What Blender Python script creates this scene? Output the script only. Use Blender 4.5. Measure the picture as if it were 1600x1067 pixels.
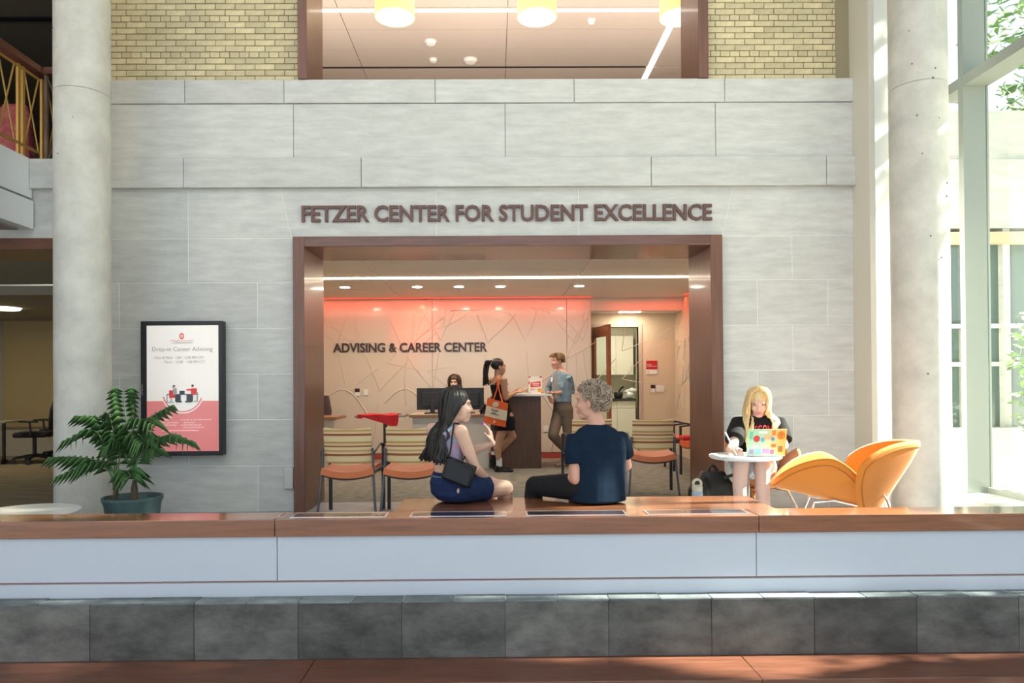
import bpy, bmesh, math, random
from mathutils import Vector as V, Matrix as M
from mathutils.bvhtree import BVHTree
random.seed(7)
for o in list(bpy.data.objects): bpy.data.objects.remove(o)
SC = bpy.context.scene
COL = SC.collection
PI = math.pi
# ------------------------------------------------------------------ camera
F_PX, AX, AY = 1100.0, 782.0, 592.0
CAM = V((0, 0, 1.25))
FW = V((0.009, 1, 0.0076)).normalized()
RT = V((1, -0.009, -0.0068)); RT = (RT - FW * RT.dot(FW)).normalized()
UP = RT.cross(FW).normalized()
def at(px, py, Y):
    d = FW * F_PX + RT * (px - AX) - UP * (py - AY)
    return CAM + d * ((Y - CAM.y) / d.y)
cd = bpy.data.cameras.new('camera'); cam = bpy.data.objects.new('camera', cd); COL.objects.link(cam)
cd.sensor_width = 36; cd.lens = F_PX / 1600 * 36
cd.shift_x = (800 - AX) / 1600; cd.shift_y = (AY - 533.5) / 1600
cd.clip_start = .05; cd.clip_end = 400
cam.matrix_world = M.Translation(CAM) @ M((RT, UP, -FW)).transposed().to_4x4()
SC.camera = cam
# ------------------------------------------------------------------ sky, sun, exposure
SC.view_settings.view_transform = 'Standard'; SC.view_settings.look = 'None'
SC.view_settings.gamma = 1; SC.view_settings.use_curve_mapping = False
SC.view_settings.exposure = 0.0
w = bpy.data.worlds.new('world'); SC.world = w; w.use_nodes = True
bg = w.node_tree.nodes['Background']; bg.inputs[0].default_value = (.80, .91, 1, 1); bg.inputs[1].default_value = 1.7
sd = bpy.data.lights.new('sun', 'SUN'); sd.energy = 42; sd.angle = .012; sd.color = (1, .93, .8)
sun = bpy.data.objects.new('sun', sd); COL.objects.link(sun)
SUN_DIR = V((1, .04, .75)).normalized()
sun.rotation_euler = SUN_DIR.to_track_quat('Z', 'Y').to_euler(); sun.location = (20, 5, 20)
# ------------------------------------------------------------------ materials
MATS = {}
def mat(name, c, rough=.6, metal=0, var=0, scale=6, bump=0, bscale=60, st=(1, 1, 1), emit=0, coat=0, rnd=0, spec=.5, c2=None, sheen=0):
    if name in MATS: return MATS[name]
    m = bpy.data.materials.new(name); m.use_nodes = True
    nt = m.node_tree; b = nt.nodes['Principled BSDF']; L = nt.links.new
    c = tuple(c) + (1,)
    b.inputs['Base Color'].default_value = c; b.inputs['Roughness'].default_value = rough
    b.inputs['Metallic'].default_value = metal; b.inputs['Coat Weight'].default_value = coat
    b.inputs['Specular IOR Level'].default_value = spec; b.inputs['Sheen Weight'].default_value = sheen
    b.inputs['Coat Roughness'].default_value = .08
    if var or bump or c2:
        tc = nt.nodes.new('ShaderNodeTexCoord'); mp = nt.nodes.new('ShaderNodeMapping')
        mp.inputs['Scale'].default_value = st; L(tc.outputs['Object'], mp.inputs[0])
    src = None
    if var or c2:
        n = nt.nodes.new('ShaderNodeTexNoise'); n.inputs['Scale'].default_value = scale; n.inputs['Detail'].default_value = 6
        n.inputs['Roughness'].default_value = .65
        L(mp.outputs[0], n.inputs[0])
        r = nt.nodes.new('ShaderNodeValToRGB'); L(n.outputs[0], r.inputs[0])
        a = tuple(x * (1 - var) for x in c[:3]) + (1,); z = tuple(min(1, x * (1 + var)) for x in c[:3]) + (1,)
        if c2: a = c; z = tuple(c2) + (1,)
        r.color_ramp.elements[0].color = a; r.color_ramp.elements[1].color = z
        r.color_ramp.elements[0].position = .32; r.color_ramp.elements[1].position = .68
        src = r.outputs[0]; L(src, b.inputs['Base Color'])
    if rnd:
        oi = nt.nodes.new('ShaderNodeObjectInfo'); mr = nt.nodes.new('ShaderNodeMapRange')
        mr.inputs[3].default_value = 1 - rnd; mr.inputs[4].default_value = 1 + rnd
        hs = nt.nodes.new('ShaderNodeHueSaturation'); L(oi.outputs['Random'], mr.inputs[0]); L(mr.outputs[0], hs.inputs['Value'])
        if src: L(src, hs.inputs['Color'])
        else: hs.inputs['Color'].default_value = c
        L(hs.outputs[0], b.inputs['Base Color'])
    if bump:
        n2 = nt.nodes.new('ShaderNodeTexNoise'); n2.inputs['Scale'].default_value = bscale; n2.inputs['Detail'].default_value = 4
        L(mp.outputs[0], n2.inputs[0]); bp = nt.nodes.new('ShaderNodeBump'); bp.inputs['Strength'].default_value = bump
        bp.inputs['Distance'].default_value = .01
        L(n2.outputs[0], bp.inputs['Height']); L(bp.outputs[0], b.inputs['Normal'])
    if emit:
        b.inputs['Emission Color'].default_value = c; b.inputs['Emission Strength'].default_value = emit
    MATS[name] = m; return m
def glass(name, tint=(.93, .98, .96), refl=.06):
    m = bpy.data.materials.new(name); m.use_nodes = True; nt = m.node_tree; nt.nodes.clear(); L = nt.links.new
    o = nt.nodes.new('ShaderNodeOutputMaterial'); mx = nt.nodes.new('ShaderNodeMixShader')
    t = nt.nodes.new('ShaderNodeBsdfTransparent'); t.inputs[0].default_value = tuple(tint) + (1,)
    g = nt.nodes.new('ShaderNodeBsdfGlossy'); g.inputs['Roughness'].default_value = .01
    lw = nt.nodes.new('ShaderNodeLayerWeight'); pw = nt.nodes.new('ShaderNodeMath'); pw.operation = 'POWER'; pw.inputs[1].default_value = 4
    ml = nt.nodes.new('ShaderNodeMath'); ml.operation = 'MULTIPLY_ADD'; ml.inputs[1].default_value = .5; ml.inputs[2].default_value = .03
    L(lw.outputs['Facing'], pw.inputs[0]); L(pw.outputs[0], ml.inputs[0]); L(ml.outputs[0], mx.inputs[0]); L(t.outputs[0], mx.inputs[1]); L(g.outputs[0], mx.inputs[2]); L(mx.outputs[0], o.inputs[0])
    MATS[name] = m; return m
def stripes(name, cols, period, axis=2):
    m = mat(name, cols[0][1], .85, bump=.2, bscale=300); nt = m.node_tree; L = nt.links.new
    tc = nt.nodes.new('ShaderNodeTexCoord'); sp = nt.nodes.new('ShaderNodeSeparateXYZ'); L(tc.outputs['Object'], sp.inputs[0])
    md = nt.nodes.new('ShaderNodeMath'); md.operation = 'DIVIDE'; md.inputs[1].default_value = period; L(sp.outputs[axis], md.inputs[0])
    fr = nt.nodes.new('ShaderNodeMath'); fr.operation = 'FRACT'; L(md.outputs[0], fr.inputs[0])
    r = nt.nodes.new('ShaderNodeValToRGB'); r.color_ramp.interpolation = 'CONSTANT'; L(fr.outputs[0], r.inputs[0])
    e = r.color_ramp.elements
    while len(e) < len(cols): e.new(.5)
    for k, (p, c) in enumerate(cols): e[k].position = p; e[k].color = tuple(c) + (1,)
    L(r.outputs[0], nt.nodes['Principled BSDF'].inputs['Base Color']); return m
wood = mat('cherry_wood', (.135, .05, .030), .35, var=.28, scale=5, st=(.6, 6, 6), coat=.5, bump=.03)
woodv = mat('cherry_wood_upright', (.16, .068, .042), .38, var=.2, scale=5, st=(7, 7, .5), coat=.15)
woodb = mat('bench_wood', (.22, .085, .042), .22, var=.22, scale=5, st=(.5, 7, 7), coat=.8)
stone = mat('limestone', (.57, .565, .54), .75, var=.12, scale=3, st=(1, 1, 5), bump=.25, bscale=30, rnd=.05)
mortar = mat('mortar', (.86, .85, .80), .9)
brick = mat('buff_brick', (.585, .495, .305), .8, var=.12, scale=12, bump=.3, rnd=.13)
bmort = mat('brick_mortar', (.30, .25, .16), .95)
conc = mat('concrete', (.55, .535, .49), .7, var=.15, scale=3.5, bump=.12, bscale=40)
slate = mat('slate', (.088, .086, .082), .6, var=.5, scale=4, st=(1, 1, 1.6), bump=.6, bscale=14, rnd=.3)
slatecap = mat('slate_cap', (.15, .17, .18), .8, spec=.2, var=.3, scale=7, bump=.4, bscale=16, rnd=.3)
whitep = mat('white_paint', (.48, .52, .60), .45)
cream = mat('cream_wall', (.66, .58, .45), .7)
plaster = mat('pale_plaster', (.62, .59, .51), .7)
ceilw = mat('ceiling_white', (.80, .77, .71), .8)
metal = mat('painted_aluminium', (.30, .32, .29), .45, metal=.2)
chrome = mat('chrome', (.8, .8, .8), .12, metal=1)
blackm = mat('black_metal', (.02, .022, .025), .4)
blackp = mat('black_plastic', (.015, .015, .017), .45)
dgrey = mat('dark_grey_metal', (.10, .11, .13), .35, metal=.6)
white = mat('white_plastic', (.8, .8, .78), .4)
GL = glass('clear_glass')
# ------------------------------------------------------------------ mesh helpers
TMP = bpy.data.scenes.new('scratch')
def evaluated(ob):
    TMP.collection.objects.link(ob); vl = TMP.view_layers[0]; vl.update(); dg = vl.depsgraph
    me = bpy.data.meshes.new_from_object(ob.evaluated_get(dg)); bpy.data.objects.remove(ob); return me
WORLD = {}
class MB:
    def __init__(s): s.bm = bmesh.new(); s.round = False; s.boxy = False
    def box(s, a, b, bev=0, rot=None, piv=None):
        s.boxy = True; a, b = V(a), V(b); lo = V(map(min, a, b)); hi = V(map(max, a, b))
        r = bmesh.ops.create_cube(s.bm, size=1); vs = r['verts']
        for v in vs: v.co = V(((lo[i] + hi[i]) / 2 + v.co[i] * (hi[i] - lo[i]) for i in range(3)))
        if bev:
            es = list({e for v in vs for e in v.link_edges})
            vs = list({v for f in bmesh.ops.bevel(s.bm, geom=es, offset=bev, segments=2, affect='EDGES', profile=.5)['faces'] for v in f.verts} | {v for v in vs if v.is_valid})
        if rot is not None:
            p = V(piv) if piv is not None else (lo + hi) / 2
            for v in vs: v.co = p + rot @ (v.co - p)
        return s
    def loft(s, rings, n=20, ex=2.0, caps=True):
        L = []
        for c, a, b in rings:
            c, a, b = V(c), V(a), V(b); row = []
            for k in range(n):
                t = 2 * PI * k / n; ct, st_ = math.cos(t), math.sin(t)
                row.append(s.bm.verts.new(c + a * (math.copysign(abs(ct) ** (2 / ex), ct)) + b * (math.copysign(abs(st_) ** (2 / ex), st_))))
            L.append(row)
        for p, q in zip(L, L[1:]):
            for k in range(n): s.bm.faces.new((p[k], p[(k + 1) % n], q[(k + 1) % n], q[k]))
        if caps: s.bm.faces.new(list(reversed(L[0]))); s.bm.faces.new(L[-1])
        return s
    def tube(s, pts, r, n=10, flat=1):
        pts = [V(p) for p in pts]
        rs = r if isinstance(r, (list, tuple)) else [r] * len(pts)
        rings = []; prev = None
        for i, p in enumerate(pts):
            t = (pts[min(i + 1, len(pts) - 1)] - pts[max(i - 1, 0)]).normalized()
            if prev is None: a = t.orthogonal().normalized()
            else:
                a = prev - t * prev.dot(t); a = a.normalized() if a.length > 1e-6 else t.orthogonal().normalized()
            prev = a; b = t.cross(a)
            rings.append((p, a * rs[i], b * rs[i] * flat))
        s.round = True; return s.loft(rings, n)
    def cyl(s, p, q, r, r2=None, n=20): return s.tube([p, q], [r, r if r2 is None else r2], n)
    def cap(s, p, r, q, r2):
        p, q = V(p), V(q); s.tube([p, q], [r, r2], 14); s.ball(p, (r,) * 3); s.ball(q, (r2,) * 3); return s
    def ball(s, c, r, rot=None, n=20):
        c = V(c); nv = max(5, n * 2 // 3); f = (lambda p: c + rot @ p) if rot is not None else (lambda p: c + p); N = s.bm.verts.new
        L = [[N(f(V((r[0] * math.sin(PI * i / nv) * math.cos(2 * PI * k / n), r[1] * math.sin(PI * i / nv) * math.sin(2 * PI * k / n), r[2] * math.cos(PI * i / nv))))) for k in range(n)] for i in range(1, nv)]
        a, b = N(f(V((0, 0, r[2])))), N(f(V((0, 0, -r[2])))); W = s.bm.faces.new
        for k in range(n):
            m = (k + 1) % n; W((a, L[0][k], L[0][m])); W((b, L[-1][m], L[-1][k]))
            for i in range(nv - 2): W((L[i][k], L[i + 1][k], L[i + 1][m], L[i][m]))
        return s
    def lathe(s, prof, c=(0, 0, 0), n=28):
        c = V(c)
        return s.loft([(c + V((0, 0, z)), V((r, 0, 0)), V((0, r, 0))) for r, z in prof], n)
    def prism(s, pts, d, cap=True):
        d = V(d); a = [s.bm.verts.new(V(p)) for p in pts]; b = [s.bm.verts.new(V(p) + d) for p in pts]; n = len(a)
        s.bm.faces.new(a); s.bm.faces.new(list(reversed(b)))
        for k in range(n): s.bm.faces.new((a[k], b[k], b[(k + 1) % n], a[(k + 1) % n]))
        return s
    def sheet(s, fn, nu, nv, th=0, nrm=None):
        g = [[s.bm.verts.new(fn(i / nu, j / nv)) for j in range(nv + 1)] for i in range(nu + 1)]
        fs = [s.bm.faces.new((g[i][j], g[i + 1][j], g[i + 1][j + 1], g[i][j + 1])) for i in range(nu) for j in range(nv)]
        if th:
            s.bm.normal_update()
            bmesh.ops.solidify(s.bm, geom=fs, thickness=th)
        return s
    def mesh(s, name, m, ang=.36):
        bmesh.ops.recalc_face_normals(s.bm, faces=s.bm.faces[:])
        me = bpy.data.meshes.new(name); s.bm.to_mesh(me); s.bm.free()
        if m: me.materials.append(m)
        me.polygons.foreach_set('use_smooth', [True] * len(me.polygons)); me.set_sharp_from_angle(angle=max(ang, .95) if s.round and not s.boxy else ang)
        return me
    def out(s, name, m, parent=None, ang=.36): return place(name, s.mesh(name, m, ang), parent)
def place(name, me, parent=None, loc=None):
    o = bpy.data.objects.new(name, me); COL.objects.link(o)
    if loc is not None: o.location = loc
    if parent is not None:
        o.parent = parent
        if parent.name in WORLD: o.matrix_parent_inverse = WORLD[parent.name]
        else:
            p = parent.parent
            while p is not None:
                if p.name in WORLD: break
                p = p.parent
    return o
def thing(name, label, cat, loc=(0, 0, 0), rz=0, group=None, world=True):
    o = bpy.data.objects.new(name, None); COL.objects.link(o); o.location = loc; o.rotation_euler = (0, 0, rz)
    o.empty_display_size = .1
    if world: WORLD[o.name] = M.Translation(-V(loc))
    return tag(o, label, cat, group)
def tag(o, label, cat=None, group=None, kind=None):
    o['label'] = label
    if cat: o['category'] = cat
    if group: o['group'] = group
    if kind: o['kind'] = kind
    return o
def struct(o, label=None):
    o['kind'] = 'structure'
    if label: o['label'] = label
    return o
def dup(o, label, loc, rz=None, parent=None):
    r = o.copy(); COL.objects.link(r)
    if parent is None:
        r['label'] = label; r.location = loc
        if rz is not None: r.rotation_euler = (0, 0, rz)
    else: r.parent = parent
    for ch in list(o.children): dup(ch, None, None, None, r)
    return r
def text(body, x0, x1, z0, z1, Y, m, parent, name='lettering', ext=.002, off=0.0, split=False, facing='-y', keep=False):
    cu = bpy.data.curves.new('t', 'FONT'); cu.body = body; cu.extrude = .5; cu.offset = off; cu.resolution_u = 3
    me = evaluated(bpy.data.objects.new('t', cu))
    xs = [v.co.x for v in me.vertices]; ys = [v.co.y for v in me.vertices]
    a, b, c, d = min(xs), max(xs), min(ys), max(ys)
    sx = (x1 - x0) / (b - a); sz = (z1 - z0) / (d - c)
    if keep: sx = sz
    for v in me.vertices: v.co = V((x0 + (v.co.x - a) * sx, Y - (v.co.z + .5) * ext, z0 + (v.co.y - c) * sz))
    bm = bmesh.new(); bm.from_mesh(me); bmesh.ops.remove_doubles(bm, verts=bm.verts, dist=1e-6); bpy.data.meshes.remove(me)
    if not split:
        q = MB(); q.bm.free(); q.bm = bm; return [q.out(name, m, parent, .5)]
    todo = set(bm.faces); isl = []
    while todo:
        st_ = [todo.pop()]; cur = []
        while st_:
            f = st_.pop(); cur.append(f)
            for e in f.edges:
                for g in e.link_faces:
                    if g in todo: todo.discard(g); st_.append(g)
        isl.append(cur)
    isl.sort(key=lambda fs: min(v.co.x for f in fs for v in f.verts)); res = []
    for fs in isl:
        q = MB(); mp = {}
        for f in fs:
            for v in f.verts:
                if v not in mp: mp[v] = q.bm.verts.new(v.co)
            q.bm.faces.new([mp[v] for v in f.verts])
        res.append(q.out(name, m, parent, .5))
    bm.free(); return res
def X(px, Y): return at(px, 600, Y).x
def Z(py, Y, px=772): return at(px, py, Y).z
def boxes(name, m, lst, parent=None, bev=0):
    q = MB()
    for a, b in lst: q.box(a, b, bev)
    return q.out(name, m, parent)
# ================================================================== SETTING
YW = 7.0                                   # face of the limestone wall
PXL, PXR = X(458, 6.93), X(1131, 6.93)     # portal outer edges
PIL, PIR = X(476, 6.93), X(1112, 6.93)     # portal inner edges
PT, PIT = Z(368, 6.93), Z(384, 6.93)
UXL, UXR = X(467, 6.95), X(1112, 6.95)     # upper opening
UIL, UIR = X(482, 6.95), X(1096, 6.95)
ZL = Z(125, YW)                            # top of the limestone
XS = X(1336, YW)                           # right end of the limestone
XP = X(132, 7.0)                      # hidden left jamb of stone (behind the column)
ZPAS = Z(373, 7.0, 40)                     # head of the passage at left
zb0 = Z(250, 7, 53)
# floors
fl = boxes('floor', mat('atrium_floor', (.20, .225, .25), .45, var=.15, scale=5, bump=.1), [((-9, 4.46, -.3), (4.62, 7.0, 0)), ((-3.6, 7.0, -.3), (3.6, 7.55, 0))])
struct(fl, 'blue grey tile floor behind the ledge')
carp = mat('carpet', (.09, .09, .078), .95, c2=(.36, .345, .30), scale=7, st=(1.0, 5, 1), bump=.5, bscale=120)
carp2 = mat('striped_carpet', (.15, .12, .075), .95, c2=(.36, .31, .22), scale=3, st=(.6, 5, 1), bump=.4, bscale=120)
struct(boxes('floor_carpet', carp, [((-3.6, 7.55, -.3), (3.6, 15.6, 0))]), 'taupe patterned carpet of the advising room')
struct(boxes('floor_passage', carp2, [((-12, 7.0, -.3), (-3.62, 16, 0))]), 'brown streaked carpet of the side passage')
tm = MB().box((.004, 0, -.02), (.616, .595, .003), .002).mesh('floor_tile', mat('floor_tile', (.30, .34, .38), .4, var=.2, scale=4, bump=.1, rnd=.12))
for i in range(-8, 7):                     # floor tiles between portal and ledge
    for j in range(5):
        x = i * .62 + .2 * (j % 2)
        if j < 4 or -1.9 < x < 1.6: o = place('floor_tile', tm, fl, (x, 4.62 + j * .6, 0)); o.scale.y = .86 if j == 4 else 1
# limestone wall: backing plus blocks
wb = boxes('wall_back', mortar, [
    ((X(128, YW), 7.004, PT), (XS, 7.65, ZL - .02)), ((-9, 7.004, PT), (X(128, YW), 7.65, zb0)), ((XP, 7.004, 0), (PXL, 7.65, PT)), ((PXR, 7.004, 0), (XS, 7.65, PT)),
    ((-9, 7.004, ZPAS), (XP, 7.65, PT + .01))])
struct(wb, 'limestone block wall with a projecting cornice course')
def block(pts, y0, y1):
    b = MB(); n = len(pts); b.prism([(x, y0, z) for x, z in pts], (0, y1 - y0, 0))
    es = [e for e in b.bm.edges if all(abs(v.co.y - y0) < 1e-6 for v in e.verts)]
    bmesh.ops.bevel(b.bm, geom=es, offset=.004, segments=1, affect='EDGES')
    b.out('stone_block', stone, wb)
G = .0025
def course(z0, z1, xs, y):
    for a, b in zip(xs, xs[1:]): block([(a + G, z0 + G), (b - G, z0 + G), (b - G, z1 - G), (a + G, z1 - G)], y, 7.3)
xa = lambda *p: [X(v, YW) for v in p]
zA, zB, zC, zD = Z(162, YW), Z(248, YW), Z(294.5, YW), PT
course(zA, ZL, [X(128, YW)] + xa(292, 447, 683, 900, 1135) + [XS], 6.97)
course(zB, zA, [X(128, YW)] + xa(461, 792, 1121) + [XS], 6.985)
course(zC, zB, [X(53, YW)] + xa(292, 568, 1018, 1290) + [XS], 6.93)
xj0, xj1, xk0, xk1 = X(440, YW), X(457, YW), X(1149, YW), X(1131, YW)
course(zD, zC, [-6.5, -4.3] + xa(295), YW)
block([(X(295, YW) + G, zD + G), (xj1 - G, zD + G), (xj0 - G, zC - G), (X(295, YW) + G, zC - G)], YW, 7.3)
block([(xj1 + G, zD + G), (X(683, YW) - G, zD + G), (X(683, YW) - G, zC - G), (xj0 + G, zC - G)], YW, 7.3)
block([(X(683, YW) + G, zD + G), (X(906, YW) - G, zD + G), (X(906, YW) - G, zC - G), (X(683, YW) + G, zC - G)], YW, 7.3)
block([(X(906, YW) + G, zD + G), (xk1 - G, zD + G), (xk0 - G, zC - G), (X(906, YW) + G, zC - G)], YW, 7.3)
block([(xk1 + G, zD + G), (XS, zD + G), (XS, zC - G), (xk0 + G, zC - G)], YW, 7.3)
zl = [zD] + [Z(v, YW, 300) for v in (441.6, 513, 584.5, 656, 728)] + [0]
for k in range(6):
    mid = xa(295, 403) if k == 0 else xa(187, 403) if k % 2 else xa(295)
    if k == 0: mid = xa(295)
    course(zl[k + 1], zl[k], [XP] + mid + [PXL], YW)
    course(zl[k + 1], zl[k], [PXR] + (xa(1185, 1295) if k % 2 else xa(1240)) + [XS], YW)
# brick walls above
bw = boxes('wall_brick', bmort, [((X(120, YW), 7.04, ZL - .02), (UXL, 7.6, 9)), ((UXR, 7.04, ZL - .02), (X(1313, YW) + .3, 7.6, 9)),
                                  ((UXL - .01, 7.04, 6.3), (UXR + .01, 7.6, 9))])
struct(bw, 'buff brick wall above the limestone')
BH, BL, BHD = .0605, .197, .098
ms = MB().box((0, 0, 0), (BL - .009, .1, BH - .009), .002).mesh('brick', brick)
mh = MB().box((0, 0, 0), (BHD - .009, .1, BH - .009), .002).mesh('brick_header', brick)
def brickfill(x0, x1, n, seed):
    random.seed(seed)
    for r in range(n):
        z = ZL + .004 + r * BH; hd = r % 6 == 4
        L = BHD if hd else BL; x = x0 - (BL / 2 if (r % 2 and not hd) else 0) - (.05 if hd else 0)
        while x < x1 - .01:
            a, b = max(x, x0), min(x + L - .009, x1)
            if b - a > .02:
                o = place('brick', mh if hd else ms, bw, (a, 7.03 + random.uniform(-.003, .003), z))
                o.scale.x = (b - a) / (L - .009)
            x += L
brickfill(X(150, YW), UXL, 14, 1); brickfill(UXR, X(1313, YW), 14, 2)
# wooden portal and upper frame
pf = MB()
pf.box((PXL, 6.93, 0), (PIL, 7.72, PT), .006).box((PIR, 6.93, 0), (PXR, 7.72, PT), .006)
po = tag(pf.out('portal_jambs', woodv), 'reddish brown wooden portal frame around the advising room opening', 'door frame')
MB().box((PIL, 6.93, PIT), (PIR, 7.72, PT), .006).out('head_board', wood, po)
uf = MB().box((UXL, 6.95, ZL), (UIL, 7.6, 6.3), .005).box((UIR, 6.95, ZL), (UXR, 7.6, 6.3), .005)
uo = tag(uf.out('opening_jambs', woodv), 'reddish brown wooden frame of the upper wall opening', 'window frame')
MB().box((UXL, 6.95, 6.3), (UXR, 7.6, 6.42)).out('head_board', wood, uo)
boxes('sill', stone, [((UIL, 7.0, ZL - .05), (UIR, 7.6, ZL + .004))], uo)
# advising room shell
YB = 11.9; CZ = 2.71; XRW = 3.2
XE = X(924, YB)                              # end of the panel wall
ZR = Z(485, YB, 1000)                        # recess ceiling
pinkw = mat('glossy_wall_panel', (.66, .575, .49), .3, coat=.3)
wa = boxes('wall_advising', plaster, [((-4.2, YB + .02, 0), (XE, YB + .2, CZ)), ((XE, YB, ZR), (XRW, YB + .2, CZ))])
struct(wa, 'back wall of the advising room')
px_ = [-4.2] + [X(v, YB) for v in (505, 676, 886, 924)]
for a, b in zip(px_, px_[1:]): MB().box((a + .003, YB - .012, .1), (b - .003, YB + .03, CZ - .03), .002).out('wall_panel', pinkw, wa)
MB().box((-4.2, YB - .025, 0), (XE, YB + .02, .085)).out('baseboard', mat('red_baseboard', (.42, .06, .05), .5), wa)
def relief(x, z, ang, ln, r, dep, P, to=lambda x, z: V((x, YB - .014, z))):
    pts = []; a = ang
    for k in range(5):
        pts.append(to(x, z)); x += math.cos(a) * ln / 4; z += math.sin(a) * ln / 4; a += random.uniform(-.14, .14)
        if z > CZ - .15: break
    if len(pts) > 1: P.tube(pts, [r * (1 - .08 * i) for i in range(len(pts))], 6)
    if dep and len(pts) == 5:
        relief(x, z, a + random.uniform(.3, .6), ln * .8, r * .7, dep - 1, P, to)
        relief(x, z, a - random.uniform(.3, .6), ln * .8, r * .7, dep - 1, P, to)
random.seed(11)
for i in range(9):
    P = MB(); relief(-3.3 + i * .6 + random.uniform(-.1, .1), .1 + random.choice((0, .0, .8)), PI / 2 + random.uniform(-.25, .25), .85, .014, 3, P)
    P.out('branch_relief', pinkw, wa)
for i in range(4):                           # arched roots
    P = MB(); x0 = -2.9 + i * 1.05
    P.tube([V((x0 + .8 * t, YB - .014, .95 + .35 * math.sin(PI * t) - .25 * t)) for t in [k / 10 for k in range(11)]], .013, 6)
    P.out('branch_relief', pinkw, wa)
wr = struct(boxes('wall_right', mat('warm_wall', (.64, .53, .39), .7), [((XRW, 7.66, 0), (XRW + .15, 12.4, CZ))]), 'right wall of the advising room')
random.seed(5)
for i in range(3):
    P = MB(); relief(11.5 + i * .4, .1, PI / 2, .55, .014, 3, P, lambda a, z: V((XRW - .004, min(a, 12.38), z))); P.out('branch_relief', plaster, wr)
struct(boxes('wall_left', plaster, [((-4.35, 7.66, 0), (-4.2, 12.2, CZ))]), 'left wall of the advising room')
YR = 12.4; KX0, KX1 = X(925, YR), X(998, YR); KZ = Z(511, YR, 970)
wrec = boxes('wall_recess', mat('warm_wall', (.64, .53, .39), .7), [((XE - .3, YR, 0), (KX0, YR + .12, ZR)), ((KX1, YR, 0), (XRW + .1, YR + .12, ZR)), ((KX0, YR, KZ), (KX1, YR + .12, ZR))])
struct(wrec, 'beige recess wall around the kitchenette door')
struct(boxes('ceiling_recess', ceilw, [((XE - .3, YB + .2, ZR), (XRW + .1, YR + .1, ZR + .1))]), 'low ceiling of the recess')
frm = mat('door_frame_paint', (.50, .42, .34), .5)
tr = struct(boxes('trim_1', frm, [((KX0 - .05, YR - .02, 0), (KX0, YR + .14, KZ + .06)), ((KX1, YR - .02, 0), (KX1 + .06, YR + .14, KZ + .06)), ((KX0, YR - .02, KZ), (KX1, YR + .14, KZ + .06))]), 'painted frame of the kitchenette door')
# ceiling of the advising room: boards
cb = struct(boxes('ceiling', ceilw, [((-4.3, 7.66, CZ + .02), (XRW + .1, YB + .2, CZ + .12))]), 'pale panelled ceiling of the advising room')
for a, b in ((-4.2, -1.55), (-1.55, 1.15), (1.15, XRW)):
    for y0, y1 in ((7.72, 8.4), (8.4, 9.0), (9.0, 9.55), (9.63, 10.75), (10.75, YB)):
        MB().box((a + .004, y0 + .004, CZ), (b - .004, y1 - .004, CZ + .03)).out('ceiling_panel', ceilw, cb)
warm = (1, .84, .64)
lamp_w = mat('lit_strip', (1, .86, .66), emit=16)
lamp_d = mat('lit_downlight', (1, .9, .75), emit=18)
tag(boxes('ceiling_light_strip', lamp_w, [((-4.1, 9.57, CZ - .016), (XRW - .02, 9.61, CZ + .02))]), 'long linear light set in the advising room ceiling', 'ceiling light')
for i, p in enumerate((539, 652, 717, 782, 905)):
    c = at(p, 447, 10.45); c.z = CZ - .003
    d = thing('downlight', 'small round recessed downlight in the advising room ceiling', 'ceiling light', c, 0, 'downlights over the reception desk')
    MB().lathe([(.075, -.004), (.085, -.004), (.085, .004), (.075, .004)], c).out('trim_ring', white, d)
    MB().lathe([(.07, -.009), (.07, -.003)], c).out('lens', lamp_d, d)
def area(name, loc, sx, sy, e, col, rot=(0, 0, 0)):
    l = bpy.data.lights.new(name, 'AREA'); l.shape = 'RECTANGLE'; l.size = sx; l.size_y = sy; l.energy = e; l.color = col
    o = bpy.data.objects.new(name, l); COL.objects.link(o); o.location = loc; o.rotation_euler = rot; return o
area('strip_glow', (-.4, 9.59, CZ - .045), 7, .06, 36, warm)
for p in (539, 652, 717, 782, 905): area('downlight_glow', (X(p, 10.45), 10.45, CZ - .03), .12, .12, 9, warm)
# red cove light along the panel wall
redm = mat('red_led', (1, .06, .03), emit=1.6)
tag(boxes('red_cove_light', redm, [((-4.1, YB - .10, CZ - .012), (XE, YB - .07, CZ - .002))]), 'red light strip in the ceiling cove above the panel wall', 'light strip')
tag(boxes('red_side_light', redm, [((XRW - .05, 10.6, CZ - .012), (XRW - .02, 11.6, CZ - .002))]), 'short red light strip at the right wall ceiling', 'light strip')
area('red_cove_glow', (-1.2, YB - .16, CZ - .03), 5.6, .05, 14, (1, .09, .05))
area('red_side_glow', (XRW - .3, YB - .2, CZ - .03), 2.0, .06, 7, (1, .09, .05))
sp = bpy.data.lights.new('red_spot', 'SPOT'); sp.energy = 35; sp.color = (1, .08, .04); sp.spot_size = 1.3; sp.spot_blend = 1; sp.shadow_soft_size = .03
so = bpy.data.objects.new('red_spot', sp); COL.objects.link(so); so.location = (X(650, 11.3), 11.3, CZ - .08)
so.rotation_euler = (V((X(650, YB), YB, 2.25)) - so.location).to_track_quat('-Z', 'Y').to_euler()
rl = thing('recess_light', 'rectangular ceiling light in the recess by the kitchenette door', 'ceiling light', (X(985, 12.1), 12.1, ZR))
boxes('diffuser', lamp_d, [((X(985, 12.1) - .18, 12.05, ZR - .012), (X(985, 12.1) + .18, 12.15, ZR))], rl)
area('recess_glow', (X(985, 12.1), 12.1, ZR - .03), .36, .1, 9, warm)
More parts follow.
